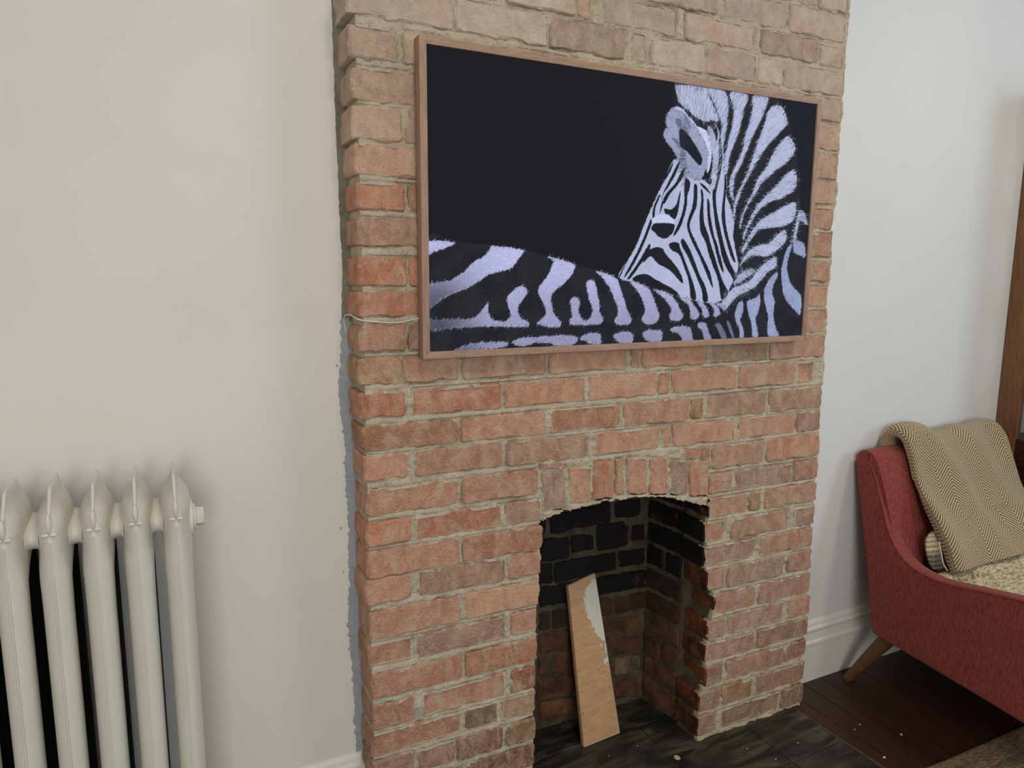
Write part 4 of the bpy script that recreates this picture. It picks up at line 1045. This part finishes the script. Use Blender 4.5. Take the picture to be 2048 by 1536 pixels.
def resample(P, step, closed=True):
    P = np.array(P + [P[0]]) if closed else np.array(P)
    d = np.r_[0, np.cumsum(np.linalg.norm(np.diff(P, axis=0), axis=1))]
    n = int(d[-1] / step); s = np.linspace(0, d[-1], n + 1)
    if closed: s = s[:-1]
    return [(float(np.interp(t, d, P[:, 0])), float(np.interp(t, d, P[:, 1]))) for t in s]
nseam = len(resample(sm, 0.014, False))
outl = resample(outl, 0.014)
def offset_poly(P, r):
    P = np.array(P); n = len(P); out = []
    area = sum(P[i - 1][0] * P[i][1] - P[i][0] * P[i - 1][1] for i in range(n))
    sg = 1 if area > 0 else -1
    for i in range(n):
        t = P[(i + 1) % n] - P[i - 1]; t = t / (np.linalg.norm(t) + 1e-9)
        out.append(P[i] + sg * r * np.array((-t[1], t[0])))
    return out
def side_panel(side):
    T = 0.058
    X = (lambda y, d: XL(y) + d) if side > 0 else (lambda y, d: XR(y) - d)
    rings = []
    for ins, d in ((0.012, 0.0), (0.005, 0.0015), (0.001, 0.006), (0.0, 0.013), (0.0, T - 0.020), (0.004, T - 0.008), (0.012, T - 0.002), (0.022, T)):
        rings.append([(X(a, d), a, b) for a, b in offset_poly(outl, ins)])
    V, F = loft_geo(rings, False, False)
    for ri in (0, len(rings) - 1):
        n0 = len(rings[0])
        for t3 in tessellate_polygon([[Vector((p[1], p[2], 0)) for p in rings[ri]]]):
            F.append(tuple(ri * n0 + q for q in t3))
    o = auto_smooth(mesh_obj('side_panel', V, F, MAT['fabric'], chair), 50)
    pip = [(X(a, 0.0015), a, b) for a, b in offset_poly(outl, 0.004)[:nseam]]
    tube('piping', pip, 0.0036, MAT['fabric'], o, 7)
    return o
side_panel(1); side_panel(-1)
bp = catmull([(.083, .752), (.076, .784), (.058, .797), (.030, .792), (.006, .768), (-.022, .70), (-.055, .60), (-.085, .50), (-.105, .42), (-.09, .32), (-.03, .27), (-.008, .32), (.02, .45), (.05, .60)], 4, True)
rings = []
for s in np.linspace(0, 1, 9):
    x = 1.676 + (2.377 - 1.676) * s; bulge = 0.012 * math.sin(math.pi * s)
    rings.append([(x, a - (bulge if a < 0.02 else 0), b + 0.006 * math.sin(math.pi * s) * (b > 0.6)) for a, b in bp])
V, F = loft_geo(rings)
auto_smooth(mesh_obj('backrest', V, F, MAT['fabric'], chair), 60)
V = [(XL(y) + 0.03, y, z) if s < 0 else (XR(y) - 0.03, y, z) for z in (0.205, 0.37) for (s, y) in ((-1, -0.06), (1, -0.06), (1, -0.66), (-1, -0.66))]
sb = mesh_obj('seat_base', V, [(0, 1, 2, 3), (4, 7, 6, 5), (0, 4, 5, 1), (1, 5, 6, 2), (2, 6, 7, 3), (3, 7, 4, 0)], MAT['fabric'], chair)
bevel_mesh(sb, 0.012, 3); auto_smooth(sb)
V = [(XL(y) + 0.062, y, z) if s < 0 else (XR(y) - 0.062, y, z) for z in (0.372, 0.432) for (s, y) in ((-1, -0.13), (1, -0.13), (1, -0.67), (-1, -0.67))]
sc = mesh_obj('seat_cushion', V, [(0, 1, 2, 3), (4, 7, 6, 5), (0, 4, 5, 1), (1, 5, 6, 2), (2, 6, 7, 3), (3, 7, 4, 0)], MAT['fabric'], chair)
bevel_mesh(sc, 0.018, 3); auto_smooth(sc)
for (ax, ay, fx, fy, fz) in ((1.716, -0.075, 1.657, 0.036, 0.0), (2.337, -0.075, 2.396, 0.036, 0.0), (1.70, -0.575, 1.655, -0.66, 0.012), (2.353, -0.575, 2.398, -0.66, 0.012)):
    tube('leg', [(ax, ay, 0.207), (ax * 0.5 + fx * 0.5, ay * 0.5 + fy * 0.5, 0.105), (fx, fy, fz + 0.001)], [0.026, 0.021, 0.0145], MAT['legwood'], chair, 14)

# knitted cushion wedged between back and seat
def mat_knit():
    a = N('banded_chunky_knit'); tc = a.n('ShaderNodeTexCoord').outputs['UV']
    sx = a.n('ShaderNodeSeparateXYZ'); a.l(tc, sx.inputs[0])
    rib = a.math('ABSOLUTE', a.math('SINE', a.math('MULTIPLY', sx.outputs[1], 30)))
    n1 = a.noise(a.mapping(tc, (40, 25, 1)), 1.0, 3)
    band = a.ramp(a.math('ADD', sx.outputs[1], a.math('MULTIPLY', a.math('SUBTRACT', n1, 0.5), 0.12)), 0.44, 0.56)
    c = a.mix(band, rgb(120, 112, 108), rgb(208, 194, 162))
    c = a.mix(a.ramp(rib, 0.0, 0.35, 0.65, 0.0), c, rgb(58, 52, 46))
    c = a.mix(a.ramp(n1, 0.4, 0.7, 0, 0.3), c, rgb(226, 218, 200))
    a.base(c); a.rough(0.95, 0.1)
    a.bump(a.math('ADD', rib, a.math('MULTIPLY', n1, 0.7)), 0.8, 0.008)
    return a.m
cush = None
V = []; F = []; UV = []; nu_, nv_ = 40, 40
CC = Vector((1.955, -0.142, 0.500)); lean = math.radians(18)
for j in range(nv_):
    t = 2 * math.pi * j / nv_
    for i in range(nu_ + 1):
        s = -1 + 2 * i / nu_
        w = (1 - abs(s) ** 4) ** 0.5 if abs(s) < 1 else 0.0
        w = max(w, 0.02)
        ct, st = math.cos(t), math.sin(t)
        a_ = 0.027 * w * math.copysign(abs(ct) ** 0.9, ct); b_ = 0.074 * (0.65 + 0.35 * w) * w ** 0.3 * math.copysign(abs(st) ** 0.8, st)
        y = a_ * math.cos(lean) + b_ * math.sin(lean) * 0.9; z = b_ * math.cos(lean) - a_ * math.sin(lean)
        V.append((CC.x + s * 0.212, CC.y + y, CC.z + z)); UV.append((s * 0.5 + 0.5, (b_ / 0.074) * 0.5 + 0.5))
for j in range(nv_):
    for i in range(nu_):
        a0_ = j * (nu_ + 1) + i; b0_ = ((j + 1) % nv_) * (nu_ + 1) + i
        F.append((a0_, a0_ + 1, b0_ + 1, b0_))
F.append(tuple(j * (nu_ + 1) for j in range(nv_))); F.append(tuple(j * (nu_ + 1) + nu_ for j in range(nv_)))
cush = mesh_obj('knitted_cushion', V, F, mat_knit(), smooth=True, uvs=UV)
tag(cush, 'cream and grey knitted cushion tucked behind the herringbone blanket on the armchair', 'cushion')
tube('cord', catmull([(1.742, -0.176, 0.553), (1.733, -0.190, 0.530), (1.732, -0.197, 0.508), (1.738, -0.20, 0.488), (1.752, -0.205, 0.468)], 5), 0.0022, mat_plain('cream_cord', rgb(214, 190, 172), 0.8), cush, 7)

# woven throw spread on the seat
def mat_throw():
    a = N('cream_woven_throw'); p = a.pos()
    w = a.noise(a.mapping(p, (70, 120, 60)), 1.0, 3, 0.6, 0.3)
    c = a.mix(a.ramp(w, 0.35, 0.6), rgb(150, 134, 104), rgb(232, 216, 178))
    c = a.mix(a.ramp(a.noise(p, 30, 3), 0.6, 0.75, 0, 0.5), c, rgb(150, 146, 138))
    a.base(c); a.rough(0.95, 0.1); a.bump(w, 0.7, 0.006)
    return a.m
nx_, ny_ = 150, 110; V = []; F = []
for layer in (0, 1):
    for j in range(ny_ + 1):
        y = -0.175 - 0.475 * j / ny_
        for i in range(nx_ + 1):
            s = i / nx_; xa, xb = XL(y) + 0.064, XR(y) - 0.064
            x = xa + (xb - xa) * s
            z = 0.4345
            if layer == 0:
                z += 0.006 + 0.0028 * abs(math.sin(x * 300 + 1.2 * math.sin(y * 90))) * abs(math.sin(y * 420)) + 0.002 * float(vnoise(x, y, 0.05, 61)) + 0.010 * math.exp(-((y + 0.20) / 0.03) ** 2)
            V.append((x, y, z))
n_ = (nx_ + 1) * (ny_ + 1)
for j in range(ny_):
    for i in range(nx_):
        a_ = j * (nx_ + 1) + i
        F.append((a_, a_ + 1, a_ + nx_ + 2, a_ + nx_ + 1)); F.append((n_ + a_, n_ + a_ + nx_ + 1, n_ + a_ + nx_ + 2, n_ + a_ + 1))
ring = [i for i in range(nx_ + 1)] + [j * (nx_ + 1) + nx_ for j in range(1, ny_ + 1)] + [ny_ * (nx_ + 1) + i for i in range(nx_ - 1, -1, -1)] + [j * (nx_ + 1) for j in range(ny_ - 1, 0, -1)]
for q in range(len(ring)):
    a_, b_ = ring[q], ring[(q + 1) % len(ring)]
    F.append((a_, b_, n_ + b_, n_ + a_))
MAT['throw'] = mat_throw()
throw = mesh_obj('seat_throw', V, F, MAT['throw'], smooth=True)
tag(throw, 'cream chunky woven throw spread flat over the armchair seat', 'throw')
for q in range(9):
    bx, by = 1.735 + 0.020 * q + rnd.uniform(-0.006, 0.006), -0.228 - rnd.uniform(0, 0.02)
    r = rnd.uniform(0.005, 0.009); tl = rnd.uniform(0, 3)
    tube('loop', [(bx + r * math.cos(t) * math.cos(tl), by + r * math.cos(t) * math.sin(tl), 0.451 + 0.6 * r * math.sin(t)) for t in np.linspace(0, 5.6, 12)], 0.0022, MAT['throw'], throw, 6)

# herringbone blanket folded over the back
def mat_herring():
    a = N('herringbone_wool'); uv = a.n('ShaderNodeTexCoord').outputs['UV']
    sx = a.n('ShaderNodeSeparateXYZ'); a.l(uv, sx.inputs[0])
    wob = a.math('MULTIPLY', a.math('SUBTRACT', a.noise(uv, 9, 2), 0.5), 0.012)
    u = a.math('ADD', sx.outputs[0], wob)
    zig = a.math('PINGPONG', u, 0.046)
    ph = a.math('ADD', sx.outputs[1], a.math('MULTIPLY', zig, 1.05))
    st = a.math('SINE', a.math('MULTIPLY', ph, 2 * math.pi / 0.0112))
    f = a.ramp(st, -0.35, 0.35)
    c = a.mix(f, rgb(104, 86, 62), rgb(206, 188, 152))
    c = a.mix(a.ramp(a.noise(uv, 600, 2), 0.3, 0.7, 0, 0.35), c, rgb(150, 130, 100))
    a.base(c); a.rough(0.95, 0.1)
    a.b.inputs['Sheen Weight'].default_value = 0.3
    a.bump(a.math('ADD', f, a.noise(uv, 700, 2)), 0.4, 0.003)
    return a.m
path = catmull([(.0865, .69), (.0855, .78), (.073, .828), (.045, .848), (.012, .842), (-.018, .810), (-.050, .745), (-.092, .655), (-.142, .585), (-.182, .525), (-.203, .485), (-.216, .462)], 8)
path = np.array(path); seg = np.r_[0, np.cumsum(np.linalg.norm(np.diff(path, axis=0), axis=1))]
NP_ = 110
tt = np.linspace(0, seg[-1], NP_); py_ = np.interp(tt, seg, path[:, 0]); pz_ = np.interp(tt, seg, path[:, 1])
dy, dz = np.gradient(py_), np.gradient(pz_); L = np.hypot(dy, dz); ny2, nz2 = dz / L, -dy / L      # outward normal
cross = [(0.075, -0.024), (0.045, -0.026), (0.022, -0.025), (0.006, -0.020), (-0.002, -0.011), (-0.002, -0.002), (0.006, 0.006), (0.02, 0.009), (0.05, 0.006)]
cross = catmull(cross, 5)
xe = 0.52
cross = cross + [(0.05 + (xe - 0.05) * t, 0.006 * (1 - t)) for t in np.linspace(0, 1, 60)[1:]]
cross = np.array(cross); cs_ = np.r_[0, np.cumsum(np.linalg.norm(np.diff(cross, axis=0), axis=1))]
def blanket_pt(i, j, off):
    dx, dn = cross[i]; v = tt[j]
    lim = np.clip((v - 0.06) / 0.05, 0, 1)
    x = 1.782 + dx + 0.012 * math.sin(v * 7) * (1 - dx / xe)
    if v > 0.5: x += (dx / xe) * 0.03
    fold = 0.008 * math.sin((dx * 30 - v * 9)) + 0.006 * math.sin(dx * 17 + v * 13) * (0.3 + 0.7 * min(1, v / 0.5)) + 0.006 * float(vnoise(dx, v, 0.09, 71)) + 0.005 * math.exp(-((dx - 0.12 - 0.35 * (v - 0.2)) / 0.03) ** 2)
    if py_[j] > 0.06: fold *= 0.1
    bunch = 0.018 * math.exp(-((dx - 0.05) / 0.06) ** 2) * math.exp(-((v - 0.19) / 0.06) ** 2) - 0.018 * math.exp(-((dx - 0.26) / 0.10) ** 2) * math.exp(-((v - 0.19) / 0.05) ** 2)
    d = (dn * (0.35 + 0.65 * lim) * (1.0 if v < 0.36 else 0.6) if dn < 0 else dn) + (fold if dn > -0.012 else 0) + bunch + off
    if py_[j] > 0.06: d = min(d, 0.004 + off)
    return (x, min(py_[j] + ny2[j] * d * 1, 0.0975), pz_[j] + nz2[j] * d)
# orient the normal to face the room
if ny2[NP_ // 2 + 20] > 0: ny2, nz2 = -ny2, -nz2
V = []; UV = []; F = []; nc = len(cross)
for off in (0.004, -0.004):
    for j in range(NP_):
        for i in range(nc):
            V.append(blanket_pt(i, j, off)); UV.append((cs_[i], tt[j]))
n_ = nc * NP_
for j in range(NP_ - 1):
    for i in range(nc - 1):
        a_ = j * nc + i
        F.append((a_, a_ + 1, a_ + nc + 1, a_ + nc)); F.append((n_ + a_, n_ + a_ + nc, n_ + a_ + nc + 1, n_ + a_ + 1))
ring = [i for i in range(nc)] + [j * nc + nc - 1 for j in range(1, NP_)] + [(NP_ - 1) * nc + i for i in range(nc - 2, -1, -1)] + [j * nc for j in range(NP_ - 2, 0, -1)]
for q in range(len(ring)):
    a_, b_ = ring[q], ring[(q + 1) % len(ring)]
    F.append((a_, b_, n_ + b_, n_ + a_))
bl = mesh_obj('blanket', V, F, mat_herring(), smooth=True, uvs=UV)
tag(bl, 'brown and cream herringbone wool blanket folded over the armchair back', 'blanket')

# ------------------------------------------------------------------ glazed wooden cabinet in the corner by the chair
MAT['cabwood'] = mat_wood('brown_cabinet_wood', rgb(98, 64, 40), rgb(138, 94, 60), (50, 50, 5), 0.4)
MAT['cabdark'] = mat_wood('dark_cabinet_wood', rgb(46, 27, 22), rgb(72, 42, 32), (8, 50, 50), 0.4)
g = N('cabinet_glass'); g.base((0.95, 0.97, 0.97, 1)); g.rough(0.03, 0.5); g.b.inputs['Transmission Weight'].default_value = 1.0; g.b.inputs['IOR'].default_value = 1.1
KX0, KX1, KY0, KY1, KH = 2.463, 3.28, -0.30, 0.096, 1.98
cab = empty('display_cabinet', ((KX0 + KX1) / 2, (KY0 + KY1) / 2, 0))
tag(cab, 'brown wooden glazed cabinet behind the armchair at the edge of the picture', 'cabinet')
for ya, yb in ((0.022, KY1), (KY0, KY0 + 0.05)):
    for xa, xb in ((KX0, KX0 + 0.032), (KX1 - 0.032, KX1)):
        box('post', xa, xb, ya, yb, 0.0, KH, MAT['cabwood'], cab, 0.003)
for z0_, z1_ in ((0.08, 0.14), (0.66, 0.765), (KH - 0.09, KH - 0.002)):
    for xa, xb in ((KX0 + 0.003, KX0 + 0.029), (KX1 - 0.029, KX1 - 0.003)):
        box('side_rail', xa, xb, KY0 + 0.05, 0.022, z0_, z1_, MAT['cabdark'], cab, 0.002)
    box('front_rail', KX0 + 0.032, KX1 - 0.032, KY0 + 0.004, KY0 + 0.03, z0_, z1_, MAT['cabdark'], cab, 0.002)
for xa in (KX0 + 0.014, KX1 - 0.018):
    box('side_pane', xa, xa + 0.004, KY0 + 0.05, 0.022, 0.765, KH - 0.09, g.m, cab)
    box('side_panel', xa - 0.002, xa + 0.010, KY0 + 0.05, 0.022, 0.14, 0.66, MAT['cabdark'], cab)
xm = (KX0 + KX1) / 2
for xa, xb in ((KX0 + 0.034, xm - 0.001), (xm + 0.001, KX1 - 0.034)):
    d = box('door', xa, xb, KY0 - 0.016, KY0 + 0.002, 0.16, 0.65, MAT['cabwood'], cab, 0.003)
    kx = xb - 0.03 if xa < xm - 0.1 else xa + 0.03
    kv, kf = ellipsoid_geo((kx, KY0 - 0.024, 0.45), (0.011, 0.011, 0.011), 12, 8)
    mesh_obj('knob', kv, kf, MAT['cabdark'], d, smooth=True)
    V, F = join_geo([box_geo(xa, xa + 0.04, KY0 - 0.016, KY0 + 0.002, 0.775, KH - 0.1), box_geo(xb - 0.04, xb, KY0 - 0.016, KY0 + 0.002, 0.775, KH - 0.1), box_geo(xa + 0.04, xb - 0.04, KY0 - 0.016, KY0 + 0.002, 0.775, 0.815), box_geo(xa + 0.04, xb - 0.04, KY0 - 0.016, KY0 + 0.002, KH - 0.14, KH - 0.1)])
    d = mesh_obj('glazed_door', V, F, MAT['cabwood'], cab)
    box('pane', xa + 0.04, xb - 0.04, KY0 - 0.009, KY0 - 0.005, 0.815, KH - 0.14, g.m, d)
for z_ in (0.745, 1.02, 1.32, 1.62):
    box('shelf', KX0 + 0.034, KX1 - 0.034, KY0 + 0.032, KY1 - 0.012, z_, z_ + 0.018, MAT['cabdark'], cab)
box('top', KX0 - 0.015, KX1 + 0.015, KY0 - 0.02, KY1, KH, KH + 0.025, MAT['cabwood'], cab, 0.004)
box('back_panel', KX0 + 0.032, KX1 - 0.032, KY1 - 0.010, KY1 - 0.002, 0.08, KH, mat_plain('cabinet_back_paint', rgb(176, 180, 180), 0.6), cab)

# ------------------------------------------------------------------ flat woven rug
def mat_rug():
    a = N('woven_jute'); p = a.pos()
    w = a.noise(a.mapping(p, (50, 190, 30)), 1.0, 4, 0.6, 0.2)
    c = a.mix(a.ramp(w, 0.3, 0.65), rgb(96, 84, 62), rgb(168, 150, 116))
    c = a.mix(a.ramp(a.noise(a.mapping(p, (3, 40, 1)), 1.0, 3), 0.45, 0.7, 0, 0.5), c, rgb(84, 74, 60))
    a.base(c); a.rough(0.95, 0.1); a.bump(w, 0.8, 0.006)
    return a.m
nx_, ny_ = 160, 140; V = []; F = []
for j in range(ny_ + 1):
    for i in range(nx_ + 1):
        x = 1.20 + 2.1 * i / nx_; y = -0.372 - 1.9 * j / ny_ + 0.006 * float(vnoise(1.2 + 2.1 * i / nx_, 0, 0.2, 81)) * (j == 0)
        edge = min(i, nx_ - i, j * 1.0, ny_ - j)
        V.append((x, y, 0.0015 if edge == 0 else 0.009 + 0.0014 * math.sin(y * 520)))
for j in range(ny_):
    for i in range(nx_):
        a_ = j * (nx_ + 1) + i; F.append((a_, a_ + nx_ + 1, a_ + nx_ + 2, a_ + 1))
rug = mesh_obj('rug', V, F, mat_rug(), smooth=True, fix=False)
tag(rug, 'coarse woven grey brown jute rug in front of the armchair', 'rug')

# ------------------------------------------------------------------ crumbs on the hearth and boards
def crumb(name, x, y, s, m, rz, label, group=None, h=0.5):
    V, F = ellipsoid_geo((0, 0, 0), (1, 0.7, h), 7, 5)
    V = np.array(V) * s * 0.8; V *= (1 + 0.3 * np.array([[vnoise(q * 3.1, rz * 7 + q, 1.0, 91)] for q in range(len(V))]))
    c, sn = math.cos(rz), math.sin(rz)
    V = np.stack([V[:, 0] * c - V[:, 1] * sn, V[:, 0] * sn + V[:, 1] * c, V[:, 2]], 1)
    V[:, 2] -= V[:, 2].min()
    V += np.array((x, y, 0.0006))
    return tag(mesh_obj(name, V, F, m), label, 'debris', group)
crumb('brick_chip', 0.868, -0.035, 0.0125, mat_plain('chip', rgb(206, 168, 140), 0.9), 2.0, 'pale pinkish brick chip lying on the slate hearth')
MAT['crumb'] = mat_plain('plaster_crumb', rgb(226, 216, 192), 0.9)
for (x, y, s) in ((0.905, -0.12, 0.003), (1.08, -0.09, 0.003), (1.12, -0.16, 0.0035), (0.80, 0.06, 0.0022), (0.70, 0.06, 0.002), (1.235, -0.135, 0.0028)):
    crumb('plaster_crumb', x, y, s, MAT['crumb'], x * 9, 'tiny pale plaster crumb lying on the black slate hearth', 'plaster crumbs on the hearth')
for (x, y, s) in ((1.475, -0.155, 0.004), (1.44, -0.165, 0.003), (1.545, -0.243, 0.005), (1.405, -0.29, 0.006)):
    crumb('plaster_crumb', x, y, s, MAT['crumb'], x * 9, 'tiny pale plaster crumb lying on the dark floorboards', 'plaster crumbs on the floorboards')
